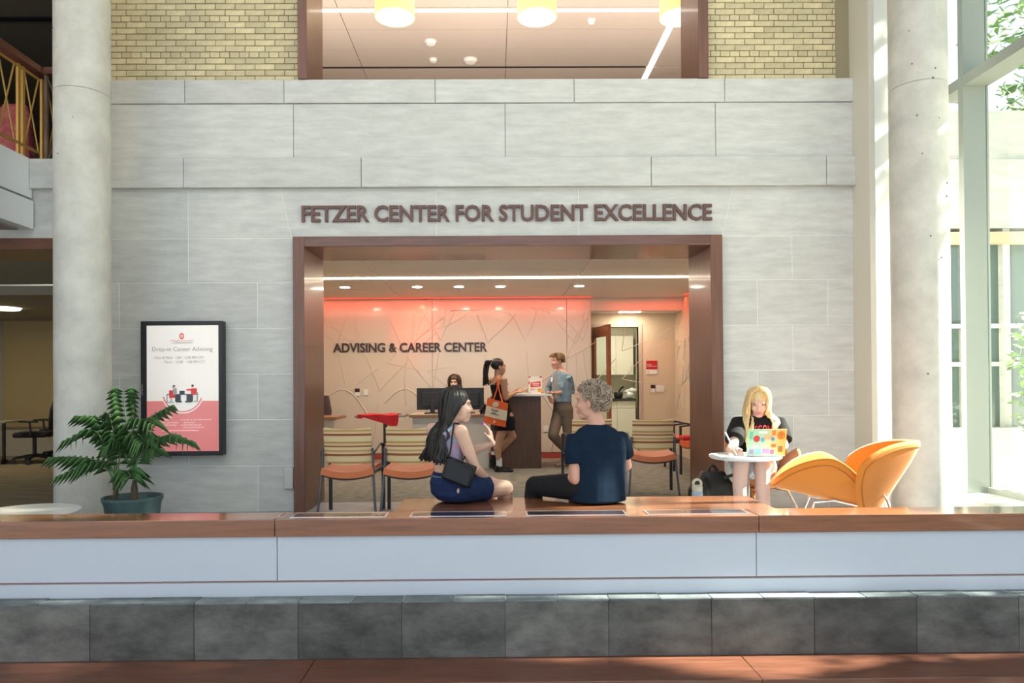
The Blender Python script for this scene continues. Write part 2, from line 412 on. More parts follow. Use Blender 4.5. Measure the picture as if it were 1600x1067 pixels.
# kitchenette beyond the door
kw = mat('kitchen_wall', (.56, .55, .42), .6)
struct(boxes('wall_kitchen_back', kw, [((.9, 14.705, 0), (4.2, 14.8, 2.7))]), 'pale green kitchenette back wall')
struct(boxes('wall_kitchen_left', kw, [((.8, 12.53, 0), (.9, 14.8, 2.7))]), 'pale green kitchenette left wall')
struct(boxes('wall_kitchen_right', kw, [((X(998, 14.2), 12.9, 0), (X(998, 14.2) + .1, 14.7, 2.7))]), 'pale green kitchenette right wall')
struct(boxes('ceiling_kitchen', ceilw, [((.8, 12.5, 2.62), (4.2, 14.8, 2.7))]), 'kitchenette ceiling')
area('kitchen_glow', (2.2, 13.4, 2.55), .9, .3, 26, (1, .93, .78))
tag(boxes('kitchen_light', lamp_d, [((X(977, 13.4) - .25, 13.35, 2.6), (X(977, 13.4) + .25, 13.5, 2.615))]), 'bright rectangular ceiling light inside the kitchenette', 'ceiling light')
cab = mat('cabinet_laminate', (.62, .60, .50), .4)
c0, c1, c2 = X(948, 14.4), X(962.5, 14.4), X(990, 14.4)
cu = thing('wall_cabinet', 'pale wall cabinet with two doors inside the kitchenette', 'cabinet', ((c0 + c2) / 2, 14.5, Z(587, 14.4)))
boxes('body', cab, [((c0 - .4, 14.42, Z(587, 14.4)), (c2, 14.7, Z(526, 14.4)))], cu)
for a, b in ((c0 - .4, c1), (c1, c2)):
    d = boxes('door', cab, [((a + .005, 14.4, Z(587, 14.4) + .005), (b - .005, 14.42, Z(526, 14.4) - .005))], cu)
    MB().cyl((b - .05, 14.39, Z(580, 14.4)), (b - .05, 14.39, Z(580, 14.4) + .08), .006).out('handle', chrome, d)
cl = thing('base_cabinet', 'pale base cabinet under the kitchenette counter', 'cabinet', ((c0 + c2) / 2, 14.4, 0))
zc_ = Z(624, 14.3)
boxes('body', cab, [((c0 - .4, 14.22, .1), (c2, 14.7, zc_ - .04))], cl)
for a, b in ((c0 - .4, c1 - .02), (c1 - .02, c2)):
    d = boxes('door', cab, [((a + .005, 14.2, .12), (b - .005, 14.22, zc_ - .2))], cl); d = boxes('drawer', cab, [((a + .005, 14.2, zc_ - .19), (b - .005, 14.22, zc_ - .05))], cl)
boxes('kick', blackp, [((c0 - .4, 14.25, 0), (c2, 14.7, .1))], cl)
tag(boxes('kitchen_counter', blackp, [((c0 - .4, 14.15, zc_ - .04), (c2, 14.7, zc_))], None, .004), 'black worktop on the kitchenette base cabinet', 'countertop')
q = MB(); q.lathe([(.07, 0), (.09, .04), (.1, .12), (.09, .13)], (X(966, 14.4), 14.4, zc_)); q.tube([(X(966, 14.4), 14.4, zc_ + .1), (X(969, 14.4), 14.35, zc_ + .2), (X(973, 14.4), 14.3, zc_ + .24)], .02)
tag(q.out('kettle', blackp), 'black kettle on the kitchenette worktop', 'kettle')
q = MB()
for k in range(5): q.ball((X(984, 14.4) + random.uniform(-.07, .07), 14.4 + random.uniform(-.04, .04), zc_ + .05 + .03 * k), (.08, .06, .05))
tag(q.out('dish_towel', white), 'crumpled white towel on the kitchenette worktop', 'towel')
dl = thing('wooden_door', 'open reddish wooden door with a narrow glass lite at the recess', 'door', (KX0, YR, 0))
rd = M.Rotation(math.radians(-80), 3, 'Z')     # swung open toward the room
def dbox(a, b): return MB().box(a, b, .002, rd, (0, 0, 0))
dw = KX1 - KX0 + .05
dwd = mat('door_wood', (.24, .075, .03), .4, var=.2, scale=5, st=(6, 6, .5))
for nm, a, b, m_ in (('stile', (0, 0, .02), (.12, .045, KZ - .02), dwd), ('stile', (dw - .12, 0, .02), (dw, .045, KZ - .02), dwd), ('rail', (.12, 0, .02), (dw - .12, .045, .3), dwd),
                     ('rail', (.12, 0, KZ - .2), (dw - .12, .045, KZ - .02), dwd), ('glass_lite', (.12, .018, .3), (dw - .12, .026, KZ - .2), GL)):
    q = dbox(a, b)
    for v in q.bm.verts: v.co += V((KX0, YR - .02, 0))
    q.out(nm, m_, dl)
# wall plates and room sign
rs = thing('room_sign', 'red and white room sign beside the kitchenette door', 'sign', (X(1018, YR), YR, Z(585, YR)))
sx0, sx1 = X(1010, YR), X(1027, YR)
boxes('plate', mat('sign_red', (.50, .01, .025), .4), [((sx0, YR - .012, Z(577, YR, 1018)), (sx1, YR, Z(563.5, YR, 1018)))], rs)
boxes('white_strip', white, [((sx0, YR - .012, Z(584, YR, 1018)), (sx1, YR, Z(577.3, YR, 1018)))], rs)
text('ADVISING &', sx0 + .01, sx0 + .10, Z(570.3, YR, 1018), Z(568.6, YR, 1018), YR - .012, white, rs)
text('CAREER CENTER', sx0 + .01, sx1 - .01, Z(573, YR, 1018), Z(571.3, YR, 1018), YR - .012, white, rs)
boxes('number_print', blackp, [((sx0 + .01, YR - .0128, Z(581.0, YR, 1018)), (sx0 + .055, YR - .012, Z(580.2, YR, 1018)))], rs)
def plate(name, px0, px1, py0, py1, Y, label, dark=False):
    t = thing(name, label, 'switch' if 'switch' in name else 'thermostat', at((px0 + px1) / 2, py1, Y))
    a, b = at(px0, py1, Y), at(px1, py0, Y)
    boxes('plate', white, [((a.x, Y - .015, a.z), (b.x, Y, b.z))], t, .003)
    n = max(1, round((b.x - a.x) / .09))
    for k in range(n):
        xm = a.x + (b.x - a.x) * (k + .5) / n; zm = (a.z + b.z) / 2
        if dark: boxes('display', blackp, [((xm - .04, Y - .018, zm + .01), (xm + .04, Y - .014, zm + .07))], t)
        else: boxes('rocker', white, [((xm - .018, Y - .02, zm - .035), (xm + .018, Y - .014, zm + .035))], t, .002)
plate('thermostat', 1017, 1023, 602, 613, YR, 'small white thermostat by the recess light switches', True)
plate('light_switch', 1025, 1038, 602, 612, YR, 'white double light switch plate in the recess')
plate('thermostat', 555, 562, 608, 619, YB - .014, 'white thermostat with dark display on the panel wall', True)
plate('light_switch', 568, 575, 608, 618, YB - .014, 'blank white switch plate on the panel wall')
plate('wall_switch', 849, 857, 665, 675, YB - .014, 'white outlet plate low on the panel wall')
# sign letters
br = mat('bronze_letters', (.13, .065, .05), .45, metal=.15)
sg = thing('wall_sign', 'bronze raised letters reading FETZER CENTER FOR STUDENT EXCELLENCE', 'sign', (0, YW, Z(346, YW)))
a, b = at(471, 348, 6.97), at(1113, 342, 6.97)
text('FETZER CENTER FOR STUDENT EXCELLENCE', a.x, b.x, Z(345.5, 6.97), Z(319.5, 6.97), 7.0, br, sg, 'letter', .03, .022, True)
sg = thing('wall_sign', 'dark raised letters reading ADVISING & CAREER CENTER on the panel wall', 'sign', at(640, 550, YB))
text('ADVISING & CAREER CENTER', X(521.5, YB), X(761.5, YB), Z(550, YB, 640), Z(535.5, YB, 640), YB - .012, mat('dark_letters', (.05, .025, .03), .5), sg, 'letter', .025, .02, True)
# upper room
UC = 6.4
uc = struct(boxes('ceiling_upper', mat('joint_dark', (.30, .26, .23), .9), [((-9, 7.61, UC + .02), (4.6, 15, UC + .15))]), 'panelled ceiling of the upper room')
upw = mat('upper_ceiling', (.50, .425, .375), .8)
for i, (a, b) in enumerate(((-4.42, -2.1), (-2.1, .22), (.22, 2.53), (2.62, 4.5))):
    for k in range(11):
        y0 = 7.78 + k * .6
        if abs(y0 - 11.38) < .01: y0 += .04
        MB().box((a + .005, y0 + .004, UC), (b - .005, 7.78 + (k + 1) * .6 - .004, UC + .03)).out('ceiling_panel', upw, uc)
struct(boxes('wall_upper', mat('upper_wall', (.5, .45, .4), .8), [((-4.42, 14.4, 3.4), (4.6, 14.5, UC)), ((4.5, 7.6, 3.4), (4.6, 14.5, UC)), ((-4.3, 7.65, ZL), (-4.2, 14.5, UC))]), 'upper room walls')
struct(boxes('floor_upper', ceilw, [((-4.3, 7.64, CZ + .13), (4.6, 15, 3.4))]), 'upper floor slab')
strip_u = mat('upper_strip', (1, .93, .85), emit=7)
tag(boxes('ceiling_light_strip', strip_u, [((-4.4, 9.63, UC - .006), (2.53, 9.69, UC + .01))]), 'long linear light crossing the upper room ceiling', 'ceiling light')
tag(boxes('ceiling_light_strip', strip_u, [((2.535, 7.8, UC - .006), (2.615, 14, UC + .01))]), 'linear light running away along the upper room ceiling', 'ceiling light')
for x_ in (-2.5, 0, 2.5): area('upper_glow', (x_, 9.0, 4.6), 1.5, 1.5, 60, (1, .88, .76), (PI, 0, 0))
tag(boxes('slot_diffuser', blackp, [((-4.4, 11.37, UC - .004), (2.5, 11.42, UC + .01))]), 'black air slot across the upper room ceiling', 'vent')
shade = mat('drum_shade', (1, .72, .28), .6, emit=.8)
dif = mat('drum_diffuser', (1, .82, .45), .5, emit=1.1)
for i, p in enumerate((617, 839, 1062)):
    c = at(p, 27, 8.55); t = thing('drum_pendant', ['glowing drum pendant lamp nearest the left frame of the upper opening', 'glowing drum pendant lamp in the middle of the upper opening', 'glowing drum pendant lamp half hidden by the right frame of the upper opening'][i], 'pendant lamp', c)
    R_ = .242
    MB().lathe([(R_, 0), (R_, .36), (R_ - .006, .36), (R_ - .006, 0)], c).out('shade', shade, t)
    MB().lathe([(R_ - .012, -.004), (R_ - .012, .016)], c).out('diffuser', dif, t)
    for k in range(3): MB().ball(c + V((.07 * math.cos(k * 2.1), .07 * math.sin(k * 2.1), .002)), (.012, .012, .008)).out('finial', mat('brass', (.4, .28, .1), .3, metal=.8), t)
    MB().cyl(c + V((0, 0, .3)), V((c.x, c.y, UC)), .01).out('rod', chrome, t)
def det(px, py, label, nm, r):
    Y = 5.15 * 1100 / (600 - py); c = at(px, py, Y); c.z = UC
    t = thing(nm, label, 'smoke detector' if nm != 'sprinkler' else 'sprinkler', c)
    MB().lathe([(r, 0), (r, -.02), (r * .8, -.045), (r * .3, -.05)], c).out('body', white, t)
    MB().lathe([(r * 1.15, 0), (r * 1.15, -.008)], c).out('base', white, t)
det(673, 62, 'round white smoke detector on the upper room ceiling', 'smoke_detector', .08)
det(735, 91, 'wide white detector beside the slot of the upper room ceiling', 'smoke_detector', .10)
det(677, 90, 'small white sprinkler beside the wide ceiling detector', 'sprinkler', .06)
det(924, 29, 'flat round sprinkler cover on the upper room ceiling', 'sprinkler', .05)
# atrium envelope
struct(boxes('ceiling_atrium', ceilw, [((-9, 0.3, 9), (4.9, 7.7, 9.2))]), 'atrium ceiling high above')
WS = (lambda: struct(boxes('wall_side', plaster, [((XS - .005, 6.68, 0), (x1_ - .002, 7.3, 9))]), 'pale plaster return wall beside the limestone'))
x1_ = X(1371, 6.68)
struct(MB().prism([(x1_, 6.68, 0), (4.42, 7.02, 0), (4.42, 7.3, 0), (x1_, 7.3, 0)], (0, 0, 9)).out('wall_jamb', mat('bright_plaster', (.9, .9, .89), .6)), 'white splayed wall strip behind the right column')
WS()
hb = tag(boxes('heater_box', white, [((X(1388, 6.68), 6.655, .0), (4.2, 6.72, Z(745, 6.68, 1400)))], None, .01), 'white heater cover box behind the right column', 'heater')
# columns
def column(px0, px1, Y, zj, label, holes):
    a, b = X(px0, Y), X(px1, Y); r = (b - a) / 2 * .965; c = V(((a + b) / 2, Y, 0))
    t = thing('concrete_column', label, 'column', c)
    MB().lathe([(r, 0), (r, zj - .006), (r - .01, zj - .003)], c, 48).out('lower_shaft', conc, t)
    MB().lathe([(r - .01, zj - .003), (r, zj + .004), (r, 9)], c, 48).out('upper_shaft', conc, t)
    random.seed(3)
    for k in range(holes):
        an = random.uniform(-2.4, -.7); z = random.uniform(1.2, 5)
        MB().ball(c + V((math.cos(an) * r, math.sin(an) * r, z)), (random.uniform(.005, .010),) * 3, None, 8).out('air_hole', mat('hole', (.2, .19, .17), .9), t)
    return t
column(88.5, 171, 6.3, Z(150, 6.3, 130), 'round concrete column behind the potted palm', 4)
column(1397, 1481, 6.4, Z(140, 6.4, 1437), 'round concrete column beside the window wall', 16)
# ================================================================== LEDGE AND LOWER BENCH
HB = .43; YF = 4.335; YN = 4.585; YE = 5.10
ex0, ex1 = X(628, 5.0), X(1186, 4.85)
for a, b in ((-6, X(433, 4.4)), (X(433, 4.4), X(1178, 4.4)), (X(1178, 4.4), 4.62)):
    lab = ['cherry wood ledge top in front of the potted palm', 'cherry wood bench top the two students sit on', 'sun dappled cherry wood ledge top in front of the orange chairs']
    i = 0 if a == -6 else 2 if b == 4.62 else 1
    q = MB().box((a + .002, YF, HB - .107), (b - .002, YN, HB), .004)
    if i == 1: q.box((ex0, YN + .0005, HB - .107), (ex1, YE, HB - .0005), .004)
    o = tag(q.out('bench_top', woodb), lab[i], 'bench')
lw = struct(boxes('wall_ledge', whitep, [((-6, YF + .05, -.05), (4.62, YN - .03, HB - .108)), ((ex0 + .05, YN - .03, 0), (ex1 - .05, YE - .06, HB - .108))]), 'white panelled face of the ledge')
zg0, zg1 = Z(907.5, YF + .02, 700), Z(905.5, YF + .02, 700)
for a, b in ((-6, X(433, 4.37)), (X(433, 4.37), X(1178, 4.37)), (X(1178, 4.37), 4.62)):
    MB().box((a + .002, YF + .02, zg1 + .003), (b - .002, YF + .06, HB - .109), .002).out('fascia_panel', whitep, lw)
MB().box((-6, YF + .03, zg0 - .003), (4.62, YF + .06, zg1 + .006)).out('groove_strip', mat('groove', (.3, .17, .14), .6), lw)
MB().box((-6, YF + .012, -.046), (4.62, YF + .06, zg0), .002).out('base_board', whitep, lw)
inl = mat('inlay_glass', (.06, .04, .05), .02, spec=1, coat=1)
for i, (p0, p1) in enumerate(((455, 604), (640, 790), (820, 977), (1008, 1166))):
    x0, x1 = X(p0, 4.44), X(p1, 4.44)
    t = thing('glass_inlay', 'flush glass inlay with metal rim in the bench top ' + ['in front of the striped chairs', 'in front of the long-haired student', 'in front of the curly-haired student', 'in front of the backpack'][i], 'display case', ((x0 + x1) / 2, 4.46, HB), 0, 'glass inlays along the bench top')
    boxes('pane', inl, [((x0 + .012, 4.402, HB - .004), (x1 - .012, 4.533, HB + .0025))], t)
    boxes('rim', mat('steel_rim', (.62, .62, .62), .3, metal=.8), [((x0, 4.39, HB - .004), (x1, 4.402, HB + .003)), ((x0, 4.533, HB - .004), (x1, 4.545, HB + .003)),
          ((x0, 4.402, HB - .004), (x0 + .012, 4.533, HB + .003)), ((x1 - .012, 4.402, HB - .004), (x1, 4.533, HB + .003))], t)
sl = struct(boxes('wall_slate', mat('grout', (.50, .52, .53), .9), [((-6, 4.245, -.9), (4.62, YF + .05, -.0465))]), 'slate tile riser below the ledge')
sw = .161 * 4.235 / 1.1
k0 = X(139, 4.23)
for k in range(-8, 12):
    a = k0 + k * sw
    MB().box((a + .0015, 4.23, -.385), (a + sw - .0015, 4.26, -.054), .0015).out('slate_tile', slate, sl)
for k in range(-16, 26):
    a = X(62, 4.25) + k * sw / 2
    b = a + sw / 2
    MB().prism([(a + .003, 4.228, -.053), (b - .003, 4.228, -.053), (b - .003, YF + .011, -.053), (a + .003, YF + .011, -.053)], (0, 0, .009 + .0015 * (k % 3))).out('cap_tile', slatecap, sl)
for i, (a, b) in enumerate(((-6, X(478, 4.05)), (X(478, 4.05), X(1170, 4.05)), (X(1170, 4.05), 4.62))):
    q = MB().box((a + .0015, 3.88, -.46), (b - .0015, 4.24, -.386), .004)
    tag(q.out('lower_bench', wood), ['left length of the lower wooden bench below the slate', 'middle length of the lower wooden bench with the sun patch', 'right length of the lower wooden bench below the slate'][i], 'bench')
struct(boxes('wall_bench_base', blackp, [((-6, 3.93, -.9), (4.62, 4.24, -.461))]), 'dark base below the lower bench')
struct(boxes('floor_lower', mat('lower_floor', (.25, .24, .22), .5), [((-9, -3, -1.0), (4.62, 4.25, -.9))]), 'lower atrium floor')
# ================================================================== LEFT SIDE: passage, balcony
struct(boxes('wall_outer', plaster, [((-9.2, -3, -1), (-9, 16, 9))]), 'far left atrium wall')
pl = tag(boxes('passage_lintel', wood, [((-9, 6.97, Z(390, 7, 40)), (XP, 7.66, ZPAS))], None, .004), 'reddish wooden lintel over the side passage', 'lintel')
tan = mat('tan_wall', (.42, .33, .17), .7)
rp = M.Rotation(math.radians(9), 3, 'Z')
q = MB().box((-13, 13.0, .5), (-3.7, 13.12, 2.6), 0, rp, (-9, 13, 0)); wp = struct(q.out('wall_passage', tan), 'tan back wall of the side passage')
MB().box((-13, 12.97, 0), (-3.7, 13.13, .5), 0, rp, (-9, 13, 0)).out('wainscot', mat('wainscot', (.45, .42, .34), .6), wp)
MB().box((-13, 12.95, .49), (-3.7, 13.0, .53), 0, rp, (-9, 13, 0)).out('chair_rail', mat('rail_dark', (.2, .16, .11), .6), wp)
MB().box((-13, 12.94, 0), (-3.7, 13.0, .1), 0, rp, (-9, 13, 0)).out('baseboard', mat('wainscot', (.45, .42, .34), .6), wp)
struct(boxes('ceiling_passage', mat('dim_ceiling', (.34, .31, .25), .8), [((-12, 7.6, 2.62), (-3.7, 9.4, 2.75)), ((-12, 9.4, 2.48), (-3.7, 15, 2.6))]), 'stepped ceiling of the side passage')
struct(boxes('wall_passage_side', tan, [((-3.72, 7.66, 0), (-3.6, 15, 2.8))]), 'right side wall of the passage')
pl_c = at(5, 478, 10.9); pl_c.z = 2.48
t = thing('passage_light', 'flat oval ceiling light in the dim side passage', 'ceiling light', pl_c)
MB().lathe([(.22, -.03), (.24, 0)], pl_c).out('lens', mat('passage_lens', (1, .85, .6), emit=5), t)
area('passage_glow', pl_c - V((0, 0, .06)), .4, .4, 22, (1, .8, .5))
# office chairs
def office_chair(label, loc, rz):
    t = thing('office_chair', label, 'chair', loc, rz, 'office chairs in the side passage', world=False)
    for k in range(5):
        a = k * 2 * PI / 5; e = V((math.cos(a) * .3, math.sin(a) * .3, .09))
        l = MB().tube([(0, 0, .13), e], [.03, .02]).out('base_spoke', blackp, t)
        MB().cyl(e + V((-.02, 0, -.05)), e + V((.02, 0, -.05)), .04).out('caster', blackp, l)
    MB().cyl((0, 0, .1), (0, 0, .44), .03).out('gas_post', blackm, t)
    MB().box((-.25, -.25, .43), (.25, .25, .52), .04).out('seat', mat('black_fabric', (.02, .02, .02), .9), t)
    MB().loft([((0, .27, .56), (.17, 0, 0), (0, .035, 0)), ((0, .29, .7), (.23, 0, 0), (0, .045, 0)), ((0, .31, .9), (.22, 0, 0), (0, .04, 0)), ((0, .32, 1.02), (.12, 0, 0), (0, .03, 0))], 24, 2.6).out('backrest', MATS['black_fabric'], t)
    MB().tube([(0, .2, .44), (0, .33, .46), (0, .33, .62)], .02).out('back_bracket', blackm, t)
    for s in (-1, 1):
        MB().tube([(s * .24, .05, .45), (s * .31, .05, .47), (s * .31, .03, .68)], .015).out('arm_post', blackm, t)
        MB().box((s * .31 - .035, -.12, .68), (s * .31 + .035, .14, .71), .012).out('armrest', blackp, t)
office_chair('black office chair with its back seen in the side passage', (X(63, 11.9), 11.75, 0), math.radians(-75))
office_chair('black office chair half hidden by the concrete column', (X(92, 12.55), 12.62, 0), math.radians(-100))
t = thing('side_desk', 'grey desk edge on caster at the passage wall', 'desk', (X(-20, 11.6), 11.6, 0))
boxes('top', mat('grey_top', (.3, .28, .24), .5), [((X(-80, 11.6), 11.35, .68), (X(24, 11.6), 11.85, .71))], t, .004)
MB().cyl((X(6, 11.6), 11.6, .08), (X(6, 11.6), 11.6, .68), .025).out('leg', blackm, t)
MB().cyl((X(6, 11.6) - .02, 11.6, .045), (X(6, 11.6) + .02, 11.6, .045), .045).out('caster', blackp, t)
# balcony
XBf = X(53, 6.98)
zb = [Z(250, 7, 53), Z(311, 7, 53), Z(315, 7, 53), Z(359, 7, 53)]
bal = struct(boxes('floor_balcony', whitep, [((-9, -1, zb[3]), (XBf - .35, 6.98, zb[0] - .02))]), 'balcony slab along the left side')
MB().box((XBf - .36, -1, zb[1]), (XBf - .015, 6.98, zb[0]), .004).out('fascia_board', whitep, bal)
MB().box((XBf - .36, -1, zb[3]), (XBf, 6.98, zb[2]), .004).out('fascia_board', whitep, bal)
MB().box((XBf - .3, -1, zb[3] - .02), (XBf - .1, 6.9, zb[3])).out('soffit_strip', mat('joint_dark', (.30, .26, .23), .9), bal)
balw = mat('balcony_white', (.74, .77, .80), .5)
for o_ in [bal] + list(bal.children): o_.data.materials[0] = balw if 'soffit' not in o_.name else o_.data.materials[0]
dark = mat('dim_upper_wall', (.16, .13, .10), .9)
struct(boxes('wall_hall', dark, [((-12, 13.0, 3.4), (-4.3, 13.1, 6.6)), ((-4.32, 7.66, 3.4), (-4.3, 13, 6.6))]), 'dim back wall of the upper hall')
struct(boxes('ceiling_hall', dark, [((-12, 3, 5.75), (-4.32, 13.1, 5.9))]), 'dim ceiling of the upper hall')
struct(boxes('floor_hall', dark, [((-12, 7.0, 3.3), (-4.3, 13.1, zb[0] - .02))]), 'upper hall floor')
tag(boxes('slot_diffuser', blackp, [((-7, 8.55, 5.735), (-4.4, 8.65, 5.75))]), 'black air slot in the dim upper hall ceiling', 'vent')
ylw = mat('mustard_metal', (.42, .24, .05), .4, metal=.3)
brn = mat('brown_metal', (.12, .075, .045), .45)
ZRL = Z(113, 7.15, 75)
rl = thing('railing', 'mustard metal railing with dark wood handrail on the balcony', 'railing', (XBf - .1, 5.5, zb[0]))
xr = XBf - .06
MB().box((xr - .05, 2.5, ZRL - .02), (xr + .05, 7.22, ZRL + .05), .01).out('handrail', wood, rl)
MB().tube([(xr, 2.5, ZRL - .07), (xr, 7.15, ZRL - .07)], .014).out('top_bar', ylw, rl)
MB().tube([(xr, 2.5, zb[0] + .12), (xr, 7.15, zb[0] + .12)], .014).out('bottom_bar', ylw, rl)
y = 5.75
while y < 7.2:
    for dy in (0, .07): MB().box((xr - .012, y + dy, zb[0] - .12), (xr + .012, y + dy + .03, ZRL - .05)).out('baluster', ylw, rl)
    MB().tube([(xr, y + .1, zb[0] + .12), (xr, y + .32, ZRL - .07)], .008).out('brace', ylw, rl)
    MB().tube([(xr, y + .32, zb[0] + .12), (xr, y + .1, ZRL - .07)], .008).out('brace', ylw, rl)
    y += .36
rb = thing('railing', 'dark brown metal railing returning behind the concrete column', 'railing', (xr + .4, 7.2, zb[0]))
MB().box((xr + .05, 7.13, ZRL - .02), (-4.25, 7.22, ZRL + .05), .01).out('handrail', wood, rb)
for k in range(4): MB().box((xr + .05 + k * .12, 7.16, zb[0] - .02), (xr + .08 + k * .12, 7.19, ZRL)).out('baluster', brn, rb)
for a, b in ((.06, .4), (.4, .06)): MB().tube([(xr + a, 7.175, zb[0]), (xr + b, 7.175, ZRL)], .008).out('brace', brn, rb)
q = MB(); c = at(20, 232, 8.4); q.loft([(V((c.x, 8.4, 3.47)), (.2, 0, 0), (0, .16, 0)), (V((c.x, 8.4, 3.95)), (.24, 0, 0), (0, .14, 0)), (V((c.x, 8.42, 4.5)), (.2, 0, 0), (0, .07, 0)), (V((c.x, 8.44, 4.62)), (.14, 0, 0), (0, .05, 0))], 20, 3)
tag(q.out('patterned_chair', mat('pink_pattern', (.42, .04, .09), .85, c2=(.75, .25, .2), scale=6)), 'pink patterned high-backed chair behind the mustard railing', 'chair')
# ================================================================== RIGHT SIDE: window wall and outdoors
XG = 4.68
YM = [6.58, 4.9, 3.2, 1.5, -.2]
zt = at(1514, 126, 6.58).z
gw = struct(boxes('window_1', metal, [((4.44, y, 0), (XG, y + .07, 9)) for y in YM]), 'tall aluminium framed window wall')
for a, b in zip([7.0] + YM, YM): 
    for z in (zt, zt + 3.1): MB().box((4.44, b + .07, z - .05), (XG, a if a < 6.6 else 7.0, z + .05), .003).out('transom', metal, gw)
    for z0, z1 in ((.24, zt - .05), (zt + .05, zt + 3.05), (zt + 3.15, 9)): MB().box((XG - .03, b + .07, z0), (XG - .018, a if a < 6.6 else 7.0, z1)).out('pane', GL, gw)
    MB().box((XG - .05, b + .07, .2), (XG, a if a < 6.6 else 7.0, .25)).out('bottom_rail', metal, gw)
struct(boxes('wall_sunblock', plaster, [((4.62, -3.2, -1), (4.9, 1.5, 9))]), 'unseen solid wall added beside the viewer to block sun')  # added out of view to keep stray sun off the lower floor
struct(boxes('trim_2', mat('curb_stone', (.55, .55, .52), .5), [((4.25, -1, 0), (4.75, 6.76, .2))]), 'pale curb below the window wall')
struct(boxes('ground', mat('patio', (.50, .47, .41), .85, var=.15, scale=2), [((4.7, -30, -.4), (60, 60, -.15))]), 'pale paved ground outside')
fa = struct(boxes('wall_outside', stone, [((4.7, 8.0, 3.0), (9.5, 8.4, 4.35)), ((4.7, 7.93, Z(289, 7.95, 1500)), (9.5, 8.05, Z(250, 7.95, 1500))), ((4.7, 8.0, -.2), (9.5, 8.4, .62))]), 'limestone outer wall seen through the windows')
MB().box((4.7, 7.95, Z(380, 7.95, 1500)), (9.5, 8.05, Z(362, 7.95, 1500))).out('band_course', mat('tan_band', (.52, .42, .29), .8), fa)
MB().box((4.7, 7.9, .62), (9.5, 8.3, .72)).out('sill_course', stone, fa)
dkg = mat('window_dark', (.09, .13, .12), .06, spec=.8)
wf = mat('pale_frame', (.62, .66, .62), .5)
for k in range(4):
    x0 = 4.75 + k * 1.18
    MB().box((x0, 8.1, .72), (x0 + 1.1, 8.14, 2.98)).out('window_pane', dkg, fa)
    for z in (1.42, 1.86): MB().box((x0, 8.06, z), (x0 + 1.1, 8.12, z + .05)).out('window_bar', wf, fa)
    MB().box((x0 + 1.1, 8.02, .72), (x0 + 1.18, 8.14, 3.0)).out('window_post', stone, fa)
boxes('inner_backing', blackp, [((4.7, 8.2, .6), (9.5, 8.3, 3.1))], fa)
leafm = [mat('leaf_a', (.10, .20, .05), .6, rnd=.2, var=.3, scale=3), mat('leaf_b', (.16, .27, .07), .6, var=.3, scale=3)]
bark = mat('bark', (.10, .075, .05), .9, var=.3, bump=.5)
def tree(name, label, c, h, blobs, n, size, m, cat='tree', seed=1):
    random.seed(seed); t = thing(name, label, cat, c)
    q = MB(); q.tube([V(c), V(c) + V((.1, .1, h * .5)), V(c) + V((0, .1, h))], [.04 * h ** .7, .03 * h ** .7, .01 * h ** .5])
    for b, r in blobs: q.tube([V(c) + V((0, .05, h * .92)), V(b)], [.025, .008], 6)
    q.out('trunk', bark, t)
    q = MB()
    for k in range(n):
        b, r = blobs[k % len(blobs)]
        d = V((random.gauss(0, 1), random.gauss(0, 1), random.gauss(0, 1))).normalized() * random.random() ** .4
        p = V(b) + V((d.x * r[0], d.y * r[1], d.z * r[2])); s = size * random.uniform(.6, 1.2)
        u = V((random.gauss(0, 1), random.gauss(0, 1), random.gauss(0, .6))).normalized(); v = u.orthogonal().normalized()
        vs = [q.bm.verts.new(p + a) for a in (-u * s, v * s * .45, u * s, -v * s * .45)]; q.bm.faces.new(vs)
    f = q.out('foliage', m, t); f['kind'] = 'stuff'
tree('shade_tree', 'tall leafy tree on the sunny side outside the windows', (12.2, 3.2, -.15), 8, [((11.4, y_, z_ + (-.75 if y_ < 4 else .2)), (1.9, 2.1, 2.3)) for z_ in (10.2, 13.2, 16) for y_ in (.6, 3.1, 5.8, 8.4)] + [((11.4, 4.05, 8.5), (1.4, .62, .95))] * 2, 16500, .27, leafm[0], seed=4)  # out of view; leaf clumps shaped so the gaps leave the sun patches
tree('dapple_tree', 'unseen young tree added outside the windows to dapple the sun', (9.2, 4.6, -.15), 4.2, [((9.2, 3.6, 4.35), (.7, .8, .95))] * 3 + [((9.2, 5.0, 4.5), (.6, .8, .85)), ((9.2, 6.1, 3.3), (.6, .6, .7)), ((9.2, 4.0, 4.5), (.6, .4, .85))], 2300, .15, leafm[1], seed=14)  # added out of view; foliage blocks sun right of the lower bench patch
tree('garden_tree', 'pale green tree beyond the outer wall', (13.2, 16.5, -.15), 7, [((12.7, 16, 9.5), (1.7, 1.5, 1.8)), ((13.6, 16.5, 7.6), (1.6, 1.4, 1.5))], 1500, .2, leafm[1], seed=6)
tree('garden_shrub', 'bright green shrub in front of the outer windows', (5.75, 7.5, -.15), 1.4, [((5.78, 7.5, 1.55), (.2, .25, .5)), ((5.85, 7.5, .95), (.22, .25, .4))], 420, .07, leafm[1], 'shrub', 8)
